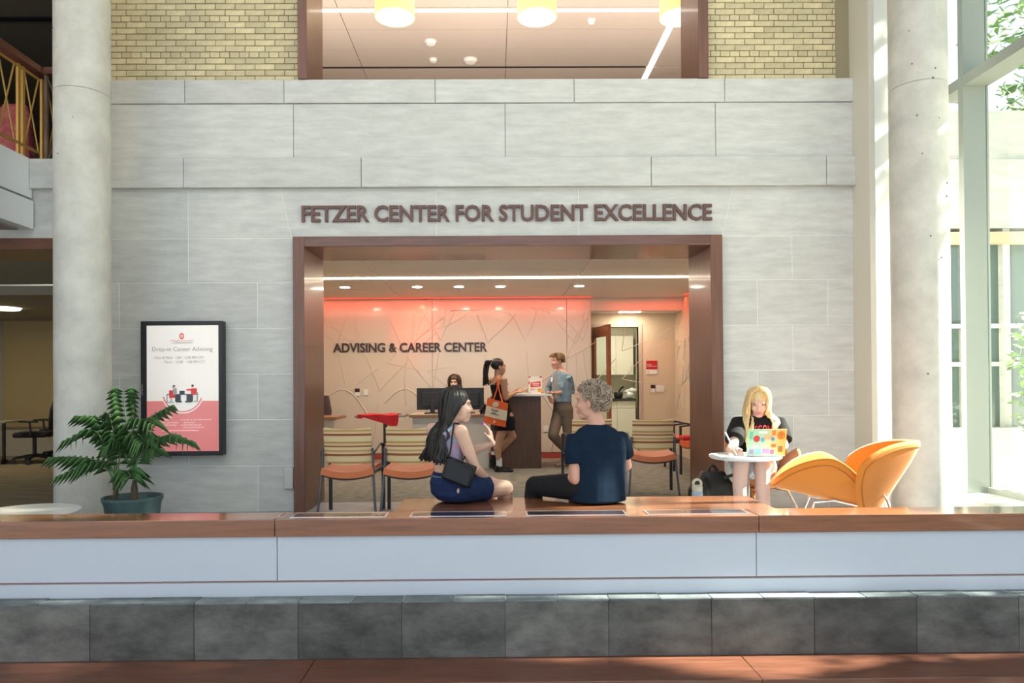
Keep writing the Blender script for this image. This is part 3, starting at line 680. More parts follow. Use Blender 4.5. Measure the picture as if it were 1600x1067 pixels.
# ================================================================== FURNITURE
stripe = stripes('striped_fabric', [(0, (.64, .47, .25)), (.08, (.27, .075, .035)), (.19, (.64, .47, .25)), (.30, (.47, .27, .10)), (.38, (.66, .51, .29)), (.52, (.30, .09, .04)), (.60, (.64, .47, .25)), (.70, (.45, .25, .09)), (.80, (.66, .51, .29))], .19)
orng = mat('orange_vinyl', (.58, .16, .055), .5)
def guest_chair(label, loc, rz, fab, seatm, frame, group, top=.85):
    t = thing('guest_chair', label, 'chair', loc, rz, group, world=False)   # faces +y, rear at y=0
    def back(u, v):
        x = (u - .5) * .45; z = .50 + v * (top - .50)
        return V((x, .03 - .05 * (v - .3) + .05 * (1 - (2 * u - 1) ** 2) * -1 + .02, z + .03 * (abs(2 * u - 1) ** 2) * (1 - v) - .02 * (1 - (2 * u - 1) ** 2) * v))
    MB().sheet(back, 14, 10, .035).out('backrest', fab, t)
    def seat(u, v):
        x = (u - .5) * .47; return V((x, -.01 + v * .5, .475 - .04 * (1 - (2 * u - 1) ** 2) * (1 - .5 * v)))
    MB().sheet(seat, 12, 8, .06).out('seat', seatm, t)
    MB().sheet(lambda u, v: seat(u, v) + V((0, 0, -.064)), 12, 8, .012).out('seat_pan', blackm, t)
    for s in (-1, 1):
        MB().tube([(s * .275, -.04, 0), (s * .25, .0, .3), (s * .238, .03, .52), (s * .235, .02, .66)], .012).out('leg', frame, t)
        MB().box((s * .265 - .016, .46, 0), (s * .265 + .016, .49, .66), .003).out('leg', blackm, t)
        MB().tube([(s * .265, .49, .655), (s * .262, .3, .675), (s * .25, .05, .62), (s * .24, .02, .60)], .016, 8, .6).out('armrest', blackp, t)
        MB().tube([(s * .24, .02, .44), (s * .262, .47, .44)], .011).out('side_rail', frame, t)
    return t
g = 'striped guest chairs standing in the portal'
ch = guest_chair('striped guest chair beside the left portal jamb', (X(541, 6.6), 6.62, 0), 0, stripe, orng, dgrey, g)
dup(ch, 'striped guest chair half hidden by the long-haired student', (X(639, 6.6), 6.62, 0), 0)
dup(ch, 'striped guest chair just right of the curly-haired student', (X(1021, 7.75), 7.78, 0), math.radians(-5))
dup(ch, 'striped guest chair almost hidden behind the curly-haired student', (X(925, 7.85), 7.85, 0), math.radians(3))
redf = stripes('orange_red_stripe', [(0, (.72, .11, .03)), (.2, (.5, .06, .02)), (.28, (.75, .14, .04)), (.7, (.55, .07, .02)), (.78, (.72, .11, .03))], .16)
reds = mat('orange_seat', (.75, .12, .025), .5)
c1 = guest_chair('orange striped armchair against the right wall of the advising room', (3.02, 9.35, 0), math.radians(90), redf, reds, blackm, 'orange armchairs at the right wall', .9)
dup(c1, 'second orange striped armchair farther along the right wall', (3.02, 10.25, 0), math.radians(90))
tag(MB().box((2.48, 9.22, .49), (2.78, 9.46, .55), .02).out('red_folder', mat('red_cloth', (.55, .008, .02), .6)), 'dark red folded cloth on the orange armchair', 'cloth')
# slice lounge chairs
sliceo = mat('orange_wool', (.68, .20, .008), .8, sheen=.3, bump=.1, bscale=300)
def shell(parent, mtx, R=.40, name='seat_shell'):
    q = MB(); th = .055
    def fn(sgn):
        def f(u, v):
            r = R * u; a = 2 * PI * v; ca, sa = math.cos(a), math.sin(a)
            x, y = r * math.copysign(abs(ca) ** 1.25, ca) * 1.04, r * math.copysign(abs(sa) ** 1.25, sa)
            h = (math.sqrt(x * x + .004) - .063) * .95
            k = (1 - u ** 6)
            return mtx @ V((x * .72, y, h + sgn * th / 2 * k ** .5))
        return f
    N, A = 14, 44; top, bot = fn(1), fn(-1); g = {}
    for s_, f in ((0, top), (1, bot)):
        for i in range(N + 1):
            for j in range(A):
                if i == 0 and j: g[s_, i, j] = g[s_, 0, 0]; continue
                if i == N and s_: g[s_, i, j] = g[0, i, j]; continue
                g[s_, i, j] = q.bm.verts.new(f(i / N, j / A))
    for s_ in (0, 1):
        for i in range(N):
            for j in range(A):
                vs = []
                for k in ((i, j), (i + 1, j), (i + 1, (j + 1) % A), (i, (j + 1) % A)):
                    v = g[(s_,) + k]
                    if v not in vs: vs.append(v)
                if len(vs) > 2: q.bm.faces.new(vs if s_ else vs[::-1])
    o = q.out(name, sliceo, parent, 3)
    MB().tube([bot(.9, k / 44) + V((0, 0, -.002)) for k in range(45)], .004, 5).out('seam', mat('seam', (.45, .13, .01), .8), o)
def slice_chair(label, loc, rz):
    t = thing('lounge_chair', label, 'chair', loc, rz, 'orange lounge chairs', world=False)   # faces -y
    shell(t, M.Translation((0, -.20, .36)) @ M.Rotation(math.radians(-13), 4, 'X'), .38)
    shell(t, M.Translation((0, .32, .47)) @ M.Rotation(math.radians(60), 4, 'X'), .38, 'back_shell')
    for s in (-1, 1):
        MB().tube([(s * .26, -.36, 0), (s * .14, -.26, .32), (s * .05, -.1, .33), (s * .05, .15, .28)], .011).out('leg', chrome, t)
        MB().tube([(s * .26, .34, 0), (s * .12, .26, .34), (s * .05, .24, .4), (s * .05, .1, .28)], .011).out('leg', chrome, t)
    return t
slice_chair('empty orange folded-disc lounge chair beside the concrete column', (X(1322, 5.5), 5.5, 0), math.radians(-108))
slice_chair('orange folded-disc lounge chair under the blonde student', (X(1186, 6.25), 6.28, 0), math.radians(4))
# small cafe table
tc_ = V((X(1163, 5.72), 5.72, 0)); zt_ = Z(711, 5.72, 1163)
t = thing('cafe_table', 'small round white table with a steel post in front of the blonde student', 'table', tc_)
MB().lathe([(.05, zt_ - .03), (.27, zt_ - .026), (.285, zt_ - .012), (.28, zt_)], tc_, 40).out('top', mat('white_laminate', (.74, .75, .74), .3), t)
MB().cyl(tc_ + V((0, 0, .02)), tc_ + V((0, 0, zt_ - .03)), .035).out('post', mat('brushed_steel', (.55, .56, .56), .35, metal=.7), t)
MB().lathe([(.24, 0), (.24, .012), (.04, .03)], tc_, 36).out('foot_plate', MATS['brushed_steel'], t)
# round table at far left
tl = V((X(38, 5.2), 5.2, 0)); zl_ = Z(799, 5.2, 40)
t = thing('coffee_table', 'low round white table behind the ledge beside the palm', 'table', tl)
MB().lathe([(.33, zl_ - .025), (.36, zl_ - .01), (.36, zl_)], tl, 48).out('top', MATS['white_laminate'], t)
MB().cyl(tl, tl + V((0, 0, zl_ - .02)), .04).out('post', MATS['brushed_steel'], t)
MB().lathe([(.2, 0), (.2, .012), (.04, .03)], tl, 36).out('foot_plate', MATS['brushed_steel'], t)
# reception desk, counter
lam = mat('desk_white', (.58, .56, .50), .5); dt = mat('desk_wood_edge', (.30, .15, .08), .45); darkw = mat('espresso_wood', (.085, .042, .026), .5, var=.25, scale=6, st=(8, 8, .6))
YD = 10.5; zd = Z(648, YD - .1, 690)
t = thing('reception_desk', 'white fronted reception desk with wooden worktop under the monitors', 'desk', (X(700, YD), YD, 0))
boxes('front_panel', lam, [((X(644, YD), YD, 0), (X(761, YD) + .02, YD + .03, zd - .04))], t); boxes('worktop', dt, [((X(639, YD), YD - .05, zd - .04), (X(764, YD), YD + .75, zd))], t, .004)
boxes('top_surface', mat('desk_top', (.55, .47, .36), .4), [((X(639, YD) + .01, YD - .04, zd - .002), (X(764, YD), YD + .74, zd + .003))], t)
boxes('side_panel', lam, [((X(644, YD), YD + .03, 0), (X(644, YD) + .03, YD + .7, zd - .04))], t)
zk = Z(615.5, 10.45, 810); k0, k1 = X(762, 10.45), X(845, 10.45)
t = thing('counter', 'dark wood standing counter with white top at the reception', 'counter', ((k0 + k1) / 2, 10.6, 0))
boxes('body', darkw, [((X(766, 10.45), 10.45, 0), (k1, 11.0, zk - .035))], t, .003); boxes('top', MATS['white_laminate'], [((X(790, 10.45), 10.4, zk - .035), (X(862, 10.45), 11.05, zk))], t, .006)
t = thing('side_desk', 'desk corner with wooden edge beside the left portal jamb', 'desk', (X(505, 10.3), 10.4, 0))
boxes('top', dt, [((X(440, 10.2), 10.1, zd - .05), (X(527, 10.2), 10.8, zd - .01))], t, .004); boxes('front_panel', lam, [((X(440, 10.2), 10.15, 0), (X(523, 10.2), 10.2, zd - .05))], t)
t = thing('task_chair', 'dark chair back rising behind the desk corner', 'chair', (X(500, 11.1), 11.1, 0))
MB().loft([((X(499, 11.1), 11.1, .6), (.17, 0, 0), (0, .04, 0)), ((X(499, 11.1), 11.12, .85), (.19, 0, 0), (0, .05, 0)), ((X(499, 11.1), 11.14, 1.09), (.14, 0, 0), (0, .03, 0))], 20, 3.2).out('backrest', mat('brown_leather', (.05, .025, .025), .45), t)
MB().box((X(499, 11.1) - .22, 10.85, .44), (X(499, 11.1) + .22, 11.1, .52), .03).out('seat', MATS['brown_leather'], t)
MB().cyl((X(499, 11.1), 11, .03), (X(499, 11.1), 11, .44), .03).out('post', blackm, t); MB().lathe([(.26, 0), (.05, .05)], (X(499, 11.1), 11, 0)).out('base', blackm, t)
# folding table with red cloth
ft0, ft1 = X(556, 10.2), X(633, 10.2); zf = Z(648.5, 10.2, 600)
t = thing('side_table', 'narrow grey table on a dark post under the red cloth', 'table', ((ft0 + ft1) / 2, 10.35, 0))
boxes('top', mat('grey_top', (.3, .28, .24), .5), [((ft0, 10.1, zf - .03), (ft1, 10.6, zf))], t, .004)
MB().cyl((X(601, 10.3), 10.35, .03), (X(601, 10.3), 10.35, zf - .03), .03).out('post', dgrey, t)
boxes('foot', dgrey, [((X(601, 10.3) - .28, 10.3, 0), (X(601, 10.3) + .28, 10.4, .03))], t, .008)
def cloth(u, v):
    x = ft0 + .03 + u * .58; over = max(0, .35 - v * 1.0); fall = .03 + .17 * (u if u > .15 else .5) * (1 - abs(u - .75))
    return V((x + .02 * math.sin(9 * v), 10.085 - .012 * math.sin(u * 14) + (max(0, v - .3)) * .62, zf + .012 + .006 * math.sin(12 * u + 5 * v) - (max(0, .3 - v) / .3) * fall))
tag(MB().sheet(cloth, 24, 14, .006).out('red_cloth', mat('red_cloth', (.55, .008, .02), .6)), 'bright red cloth draped over the narrow table edge', 'cloth')
# monitors, phone, poster stand, tissue box on the desk
def monitor(px0, px1, label):
    x0, x1 = X(px0, 10.75), X(px1, 10.75); z0, z1 = Z(640, 10.75, 700), Z(606, 10.75, 700); xm = (x0 + x1) / 2
    t = thing('monitor', label, 'monitor', (xm, 10.8, zd), 0)
    MB().box((x0, 10.75, z0), (x1, 10.775, z1), .004).out('panel', blackp, t)
    MB().box((x0 + .07, 10.72, z0 + .05), (x1 - .07, 10.75, z1 - .06), .012).out('rear_housing', blackp, t)
    MB().box((x0 + .01, 10.775, z0 + .015), (x1 - .01, 10.777, z1 - .01)).out('screen', mat('screen_dark', (.05, .06, .08), .2), t)
    MB().box((xm - .035, 10.70, zd + .02), (xm + .035, 10.73, z0 + .14), .006).out('stand', blackp, t)
    MB().box((xm - .12, 10.62, zd + .003), (xm + .12, 10.84, zd + .02), .006).out('stand_base', blackp, t)
monitor(651, 701, 'black monitor seen from behind, left of the pair on the reception desk')
monitor(703.5, 756, 'black monitor seen from behind, beside the desk phone')
t = thing('desk_phone', 'black desk phone on the reception desk', 'phone', (X(755, 10.6), 10.6, zd))
MB().prism([(X(749, 10.6), 10.5, zd + .003), (X(759, 10.6), 10.5, zd + .003), (X(760, 10.6), 10.5, zd + .13), (X(757, 10.6), 10.5, zd + .14)], (0, .17, 0)).out('body', blackp, t)
MB().tube([(X(750, 10.6), 10.48, zd + .03), (X(757.5, 10.6), 10.48, zd + .15)], .022).out('handset', blackp, t)
t = thing('poster_stand', 'small red and white poster in an upright stand on the counter', 'poster', at(836, 616, 10.6))
a, b = at(826, 615.5, 10.6), at(847, 588, 10.6); pw = mat('poster_white', (.78, .74, .70), .5); pr = mat('poster_red', (.55, .03, .05), .5)
MB().box((a.x, 10.6, zk), (b.x, 10.608, b.z)).out('sheet', pw, t); MB().box((a.x, 10.56, zk), (b.x, 10.65, zk + .006)).out('foot', white, t)
H = b.z - zk; W_ = b.x - a.x
MB().prism([(a.x + .14 * W_, 10.598, zk + .36 * H), (a.x + .9 * W_, 10.598, zk + .42 * H), (a.x + .88 * W_, 10.598, zk + .72 * H), (a.x + .16 * W_, 10.598, zk + .66 * H)], (0, .003, 0)).out('red_banner', pr, t)
for x0, x1, z0, z1 in ((0, .08, .55, .72), (.0, .2, 0, .05), (.8, 1, .93, 1), (0, .15, .93, 1), (.92, 1, 0, .12)): MB().box((a.x + x0 * W_, 10.597, zk + z0 * H), (a.x + x1 * W_, 10.6, zk + z1 * H)).out('red_corner', pr, t)
MB().cyl((a.x + .8 * W_, 10.597, zk + .2 * H), (a.x + .8 * W_, 10.601, zk + .2 * H), .032).out('gold_seal', mat('gold_print', (.7, .33, .03), .5), t)
for u0, u1, v0, v1, m_ in ((.26, .80, .57, .61, pw), (.3, .76, .48, .52, pw), (.1, .5, .25, .275, dt), (.1, .4, .19, .205, dt)): MB().box((a.x + u0 * W_, 10.5965, zk + v0 * H), (a.x + u1 * W_, 10.598, zk + v1 * H)).out('print_line', m_, t)
tag(boxes('paper_pad', white, [((X(806, 10.6), 10.55, zk), (X(818, 10.6), 10.7, zk + .06))], None, .004), 'white paper box on the counter by the waiting hands', 'box')
# wall display
dx0, dx1 = X(222, 6.9), X(349, 6.9); dz0, dz1 = Z(711.5, 6.9, 285), Z(502, 6.9, 285)
t = thing('wall_display', 'black framed portrait screen showing drop-in career advising times', 'screen', ((dx0 + dx1) / 2, 6.95, dz0))
MB().box((dx0, 6.87, dz0), (dx1, 6.97, dz1), .006).out('housing', blackp, t)
boxes('wall_mount', blackm, [((dx0 + .2, 6.97, dz0 + .3), (dx1 - .2, 7.0, dz1 - .3))], t)
e0, e1, f0, f1 = X(229.5, 6.87), X(341.5, 6.87), Z(705, 6.87, 285), Z(508.5, 6.87, 285)
def flat(c, e=.3): return mat('screen_%d_%d_%d' % tuple(int(v * 255) for v in c), c, .3, emit=e)
sw_, sp_, sr_, sk_, sg_ = flat((.86, .80, .74)), flat((.74, .22, .22)), flat((.62, .03, .03)), flat((.03, .035, .05)), flat((.30, .29, .29))
lay = [0]
def fx(u): return e0 + u * (e1 - e0)
def fz(v): return f1 - v * (f1 - f0)
def sq(u0, v0, u1, v1, m, nm='screen_shape'): lay[0] += .0004; MB().box((fx(u0), 6.868 - lay[0], fz(v1)), (fx(u1), 6.8684, fz(v0))).out(nm, m, scr)
def disc(u, v, ru, m, nm='screen_shape', a0=0, a1=2 * PI, ry=None):
    lay[0] += .0004; r = ru * (e1 - e0)
    MB().prism([(fx(u) + r * math.cos(a0 + (a1 - a0) * k / 36), 6.868 - lay[0], fz(v) + (ry or 1) * r * math.sin(a0 + (a1 - a0) * k / 36)) for k in range(36)], (0, .0003, 0)).out(nm, m, scr)
scr = MB().box((e0, 6.8682, f0), (e1, 6.8702, f1)).out('screen', sw_, t)
sq(0, .6, 1, 1, sp_)
disc(.5, .53, .30, sw_); disc(.5, .53, .285, sp_, a0=PI * 1.07, a1=PI * 1.93); disc(.5, .53, .265, sw_)
disc(.49, .085, .032, sr_, 'crest', ry=1.35); disc(.49, .085, .018, sw_, 'crest', ry=1.3); disc(.49, .085, .010, sr_, 'crest')
def st(b, u0, u1, v0, v1, m): lay[0] += .0003; text(b, fx(u0), fx(u1), fz(v1), fz(v0), 6.868 - lay[0], m, scr, 'screen_text', .0003)
st('Advising & Career Center', .33, .66, .115, .127, sr_); sq(.38, .132, .62, .1345, sg_, 'print_line'); sq(.35, .1385, .65, .1415, sg_, 'print_line')
st('Drop-in Career Advising', .08, .92, .17, .215, sg_)
st('Mon & Wed', .12, .36, .245, .265, sg_); st('1:00 - 2:00 PM CST', .41, .80, .245, .265, sg_); st('Thurs', .24, .36, .28, .3, sg_); st('12:00 - 1:00 PM CST', .41, .82, .28, .3, sg_)
sq(.28, .545, .72, .552, sk_); sq(.28, .552, .287, .615, sk_); sq(.46, .52, .53, .545, sk_)
sq(.315, .515, .40, .575, sr_); sq(.37, .50, .42, .55, sg_); disc(.385, .485, .02, sk_); disc(.40, .49, .016, flat((.8, .5, .4)))
for u in (.40, .43): sq(u, .55, u + .045, .605, sk_); sq(u + .01, .6, u + .06, .612, sk_)
sq(.62, .50, .70, .55, sr_); sq(.56, .505, .63, .518, sr_); disc(.645, .485, .018, flat((.8, .5, .4))); disc(.645, .479, .017, sk_)
for u in (.56, .60): sq(u, .55, u + .045, .605, sk_); sq(u - .02, .6, u + .03, .612, sk_)
sq(.70, .53, .715, .6, sg_); sq(.66, .6, .72, .607, sg_); sq(.34, .575, .35, .61, sg_); sq(.3, .607, .38, .613, sg_)
st('WE OFFER:', .17, .37, .715, .735, sw_); st('RESUMES', .13, .31, .745, .757, sw_); st('COVER LETTERS', .13, .45, .765, .777, sw_); st('INTERVIEWING', .13, .42, .785, .797, sw_)
st('JOB & INTERNSHIP', .52, .91, .745, .757, sw_); st('SEARCH', .52, .68, .765, .777, sw_); st('INTERNSHIP', .52, .77, .785, .797, sw_); st('REQUIREMENT', .52, .81, .805, .817, sw_)
sq(.485, .745 + .004, .495, .745 + .009, sw_, 'bullet'); sq(.485, .785 + .004, .495, .785 + .009, sw_, 'bullet'); sq(.22, .835, .72, .838, sw_); sq(.40, .928, .53, .936, sw_)
text('SAMSUNG', 0, .10, 0, .013, 0, mat('logo_grey', (.45, .45, .45), .5), t, 'maker_logo', .001)
lg = [o for o in t.children if o.name.startswith('maker_logo')][0]
for v in lg.data.vertices: v.co = V((dx0 + .022 + (-v.co.z), 6.8695 + v.co.y, fz(.55) + v.co.x))
cv = MB().box((X(443, 6.97), 6.965, Z(764, 6.97, 450)), (X(457.4, 6.97), 6.999, Z(731, 6.97, 450)), .008).out('wall_cover', mat('cover_grey', (.55, .54, .5), .5)); tag(cv, 'rounded blank metal cover plate beside the left portal jamb', 'wall plate')
# ================================================================== PEOPLE
def crv(pts, n=4):
    pts = [V(p) for p in pts]; out = []
    for i in range(len(pts) - 1):
        a, b, c, d = pts[max(i - 1, 0)], pts[i], pts[i + 1], pts[min(i + 2, len(pts) - 1)]
        for k in range(n):
            t = k / n
            out.append(.5 * ((2 * b) + (c - a) * t + (2 * a - 5 * b + 4 * c - d) * t * t + (3 * b - a - 3 * c + d) * t ** 3))
    return out + [pts[-1]]
def flesh(name, q, m, parent, vox=.006, it=4):
    bmesh.ops.recalc_face_normals(q.bm, faces=q.bm.faces[:])
    me = bpy.data.meshes.new('tmp'); q.bm.to_mesh(me); q.bm.free()
    ob = bpy.data.objects.new('tmp', me)
    r = ob.modifiers.new('r', 'REMESH'); r.mode = 'VOXEL'; r.voxel_size = vox
    sm = ob.modifiers.new('s', 'SMOOTH'); sm.factor = .5; sm.iterations = it
    res = evaluated(ob); bpy.data.meshes.remove(me)
    res.name = name; res.materials.clear(); res.materials.append(m)
    res.polygons.foreach_set('use_smooth', [True] * len(res.polygons))
    return place(name, res, parent)
def frame(F, U=(0, 0, 1)):
    F = V(F).normalized(); R = F.cross(V(U)).normalized(); return F, R, R.cross(F).normalized()
def head(q, c, F, s=1, neck=None, nr=.052, U=(0, 0, 1)):
    F, R, U = frame(F, U); B = M((F, R, U)).transposed(); c = V(c)
    p = lambda f, r, u: c + (F * f + R * r + U * u) * s
    e = lambda f, r, u, a, b, d: q.ball(p(f, r, u), (a * s, b * s, d * s), B, 18)
    e(-.012, 0, .035, .097, .076, .086); e(.028, 0, -.028, .064, .063, .088); e(.052, 0, -.097, .036, .038, .026); e(.02, 0, -.075, .055, .056, .04)
    e(.078, 0, .026, .02, .052, .014); e(.09, 0, -.062, .012, .024, .009); e(.087, 0, -.078, .011, .02, .008)
    for r in (-1, 1): e(-.003, .077 * r, -.012, .019, .009, .032); e(.066, .036 * r, -.03, .026, .022, .024)
    q.cap(p(.088, 0, .008), .009 * s, p(.104, 0, -.028), .0115 * s)
    for r in (-1, 1): q.ball(p(.094, .012 * r, -.033), (.01 * s,) * 3, None, 8)
    if neck is not None: q.cap(neck, nr * 1.08, p(-.015, 0, -.07), nr * .95)
    return p, B
def face(p, B, t, lip=(.42, .10, .10), brow=(.05, .03, .02), iris=(.06, .035, .02), s=1):
    ew = mat('eye_white', (.75, .73, .7), .3); lm = mat('lip_%d' % int(lip[0] * 100), lip, .45); bm_ = mat('brow_%d' % int(brow[0] * 100), brow, .8); im = mat('iris', iris, .2)
    for r in (-1, 1):
        o = MB().ball(p(.0755, .031 * r, .002), (.0085 * s, .013 * s, .006 * s), B, 12).out('eye', ew, t)
        MB().ball(p(.0815, .031 * r, .002), (.004 * s, .0052 * s, .0052 * s), B, 10).out('iris', im, o)
        MB().tube([p(.088, .014 * r, .022), p(.094, .032 * r, .028), p(.078, .052 * r, .022)], [.003 * s, .0045 * s, .002 * s], 6).out('eyebrow', bm_, t)
        MB().tube([p(.078, .017 * r, .006), p(.085, .031 * r, .0095), p(.074, .046 * r, .005)], .0024 * s, 6).out('eyelid', bm_, t)
    MB().ball(p(.097, 0, -.06), (.007 * s, .021 * s, .0055 * s), B, 12).ball(p(.095, 0, -.071), (.007 * s, .018 * s, .006 * s), B, 12).out('lips', lm, t)
def hand(q, w, f, nrm, th, curl=.4, s=1.0, spread=.0):
    w = V(w); f = V(f).normalized(); th = V(th); th = (th - f * th.dot(f)).normalized(); nrm = V(nrm); nrm = (nrm - f * nrm.dot(f) - th * nrm.dot(th)).normalized()
    tips = []
    for i, ln in enumerate((.072, .08, .074, .058)):
        o = th * (1.5 - i) * .0195 * s; k = w + (f * (.092 - .004 * abs(i - 1.2)) + o / s) * s
        q.cap(w + o * .6 + f * .012 * s, .014 * s, k, .0115 * s)
        a = .15 * curl; p0 = k; d0 = (f + th * (1.5 - i) * spread).normalized()
        for seg, r in ((.45, .0095), (.32, .0085), (.25, .0075)):
            a += curl * .75; d = d0 * math.cos(a) + nrm * math.sin(a); p1 = p0 + d * ln * seg * 1.05 * s
            q.cap(p0, r * s, p1, r * .92 * s); p0 = p1
        tips.append(p0)
    b = w + (f * .02 + th * .022) * s; m1 = b + (th * .6 + f * .7 + nrm * .35).normalized() * .045 * s; m2 = m1 + (th * .2 + f * .85 + nrm * .5).normalized() * .032 * s
    q.cap(w + f * .01 * s, .015 * s, b, .015 * s); q.cap(b, .0145 * s, m1, .0105 * s); q.cap(m1, .0105 * s, m2, .008 * s)
    return tips
def limb(q, *pr):
    for (p, r), (p2, r2) in zip(pr, pr[1:]): q.cap(p, r, p2, r2)
def tubes(q, *pr): q.tube([V(p) for p, r in pr], [r for p, r in pr], 18)
def strands(name, m, parent, paths, r=.009, n=5):
    q = MB()
    for p in paths:
        c = crv(p, 4) if len(p) < 11 else p; N = len(c) - 1
        q.tube(c, [r * (.6 + .55 * math.sin(PI * min(1, .25 + .7 * k / N))) * (1 if k < N * .85 else .75) for k in range(N + 1)], n)
    return q.out(name, m, parent, 2)
def pushed(paths, bodies, d=.014):
    bvs = [BVHTree.FromPolygons([v.co[:] for v in b.data.vertices], [p_.vertices[:] for p_ in b.data.polygons]) for b in bodies]
    out = []
    for p in paths:
        c = crv(p, 3)
        for i in range(4, len(c)):
            for bv in bvs:
                l, n, _, ds = bv.find_nearest(c[i])
                if l is not None and (c[i] - l).dot(n) < d: c[i] = l + n * d
        out.append(c)
    return out
def cap_(hc, Fh, t, m, s=1):
    f, r, u = frame(Fh); return MB().ball(V(hc) - f * .02 * s + u * .042 * s, (.103 * s, .083 * s, .090 * s), M((f, r, u)).transposed(), 22).out('hair_crown', m, t)
def hairmat(name, c, c2): return mat(name, c, .42, c2=c2, scale=30, st=(3, 3, .4), spec=.4)
skinA = mat('skin_fair', (.60, .37, .28), .5, var=.06, scale=9); skinB = mat('skin_rosy', (.56, .30, .22), .5, var=.06, scale=9)
skinC = mat('skin_olive', (.42, .23, .14), .5, var=.06, scale=9); skinF = mat('skin_pale', (.66, .42, .34), .5, var=.05, scale=9)
def foot(q, ank, d, L=.24, w=.045, h=.07):
    ank = V(ank); d = V(d).normalized(); z = V((0, 0, 1)); g = V((ank.x, ank.y, 0))
    q.loft([(g - d * .07 + z * .045, d.cross(z) * w * .75, z * .045), (g - d * .02 + z * .05, d.cross(z) * w * .9, z * .05), (g + d * L * .4 + z * .036, d.cross(z) * w, z * .036), (g + d * (L - .08) + z * .022, d.cross(z) * w * .85, z * .022)], 14, 2.4)
# ---------------------------------------------------------------- A: long-haired student
zz = V((0, 0, 1))
t = thing('person', 'person with long straight dark hair sitting on the bench in denim shorts', 'person', (-.30, 4.92, HB))
F, R, _ = frame((.766, .643, 0)); pel = V((-.304, 4.92, HB + .11))
rings = [(pel + zz * -.06, R * .15, F * .11), (pel + zz * .03, R * .165, F * .12), (V((-.318, 4.93, .66)), R * .122, F * .09), (V((-.335, 4.94, .72)), R * .118, F * .088), (V((-.335, 4.95, .81)), R * .13, F * .10), (V((-.325, 4.955, .875)), R * .145, F * .105), (V((-.335, 4.95, .935)), R * .14, F * .06), (V((-.322, 4.95, .965)), R * .06, F * .055)]
rh, lh = pel + R * .09, pel - R * .09; rk = rh + F * .42 + zz * -.045; lk = lh + F * .42 + zz * -.03
rs_, ls_ = V((-.232, 4.83, .925)), V((-.44, 5.07, .925)); re, rw = V((-.135, 4.86, .675)), V((-.052, 5.02, .572))
le, lw_ = V((-.235, 5.2, .73)), V((-.018, 5.21, .815))
q = MB(); q.loft(rings, 22)
limb(q, (rh, .09), (rh.lerp(rk, .5), .08), (rk, .058)); limb(q, (lh, .09), (lh.lerp(lk, .5), .08), (lk, .058))
for k_, sd in ((rk, .03), (lk, .05)):
    a_ = V((k_.x + .01, k_.y + .10, .07)); limb(q, (k_, .056), (k_.lerp(a_, .35) + V((0, .03, 0)), .052), (a_, .036)); foot(q, a_, F)
limb(q, (rs_, .052), (rs_.lerp(re, .5), .044), (re, .037), (re.lerp(rw, .35), .037), (rw, .026)); limb(q, (ls_, .052), (le, .037), (le.lerp(lw_, .35), .037), (lw_, .026))
hand(q, rw, V((.107, .09, -.03)), -zz, V((-.3, .6, 0)), .32); tips = hand(q, lw_, V((-.03, .03, .17)), V((-1, -.2, .1)), V((-.2, -1, 0)), .38, 1, .12)
hc = V((-.262, 4.94, 1.10)); p, B = head(q, hc, (.97, .2, .01), 1, V((-.315, 4.95, .955)), .05)
bodyA = flesh('body', q, skinA, t, .0055); face(p, B, t, (.45, .08, .1))
nail = mat('purple_nail', (.30, .06, .60), .3)
for x_ in tips: MB().ball(x_ + V((.004, -.004, .003)), (.0065, .0065, .008), None, 8).out('fingernail', nail, t)
q = MB(); floral = mat('floral_top', (.10, .33, .40), .8, c2=(.55, .20, .34), scale=16)
q.loft([(a + V((0, 0, 0)), b * 1.07 + b.normalized() * .004, c * 1.09 + c.normalized() * .004) for a, b, c in [rings[3], rings[4], rings[5]]] + [(V((-.335, 4.953, .915)), R * .125, F * .085)], 22)
for s in (-1, 1): q.tube([V((-.335, 4.95, .90)) + R * .085 * s + F * .09, V((-.335, 4.95, .968)) + R * .085 * s, V((-.335, 4.95, .90)) + R * .085 * s - F * .09], .022, 8)
topA = flesh('crop_top', q, floral, t, .006, 3)
q = MB(); dn = mat('denim_dark', (.012, .024, .075), .9, spec=.2, var=.25, scale=25, bump=.3, bscale=200)
q.loft([(pel + zz * -.095, R * .12, F * .08), (pel + zz * -.05, R * .17, F * .125), (pel + zz * .03, R * .178, F * .135), (V((-.318, 4.93, .645)), R * .132, F * .1)], 22)
for h_, k_ in ((rh, rk), (lh, lk)): tubes(q, (h_ - F * .05, .09), (h_, .104), (h_.lerp(k_, .58), .090))
flesh('denim_shorts', q, dn, t, .006, 5)
MB().tube([V((-.322, 4.933, .615)) + (R * .142 * math.cos(a) + F * .11 * math.sin(a)) for a in [k * 2 * PI / 30 for k in range(31)]], .006, 6).out('waist_stitching', mat('stitch', (.12, .14, .2), .8), t)
random.seed(21); ps = []
Fh, Rh, Uh = frame((.97, .2, .01))
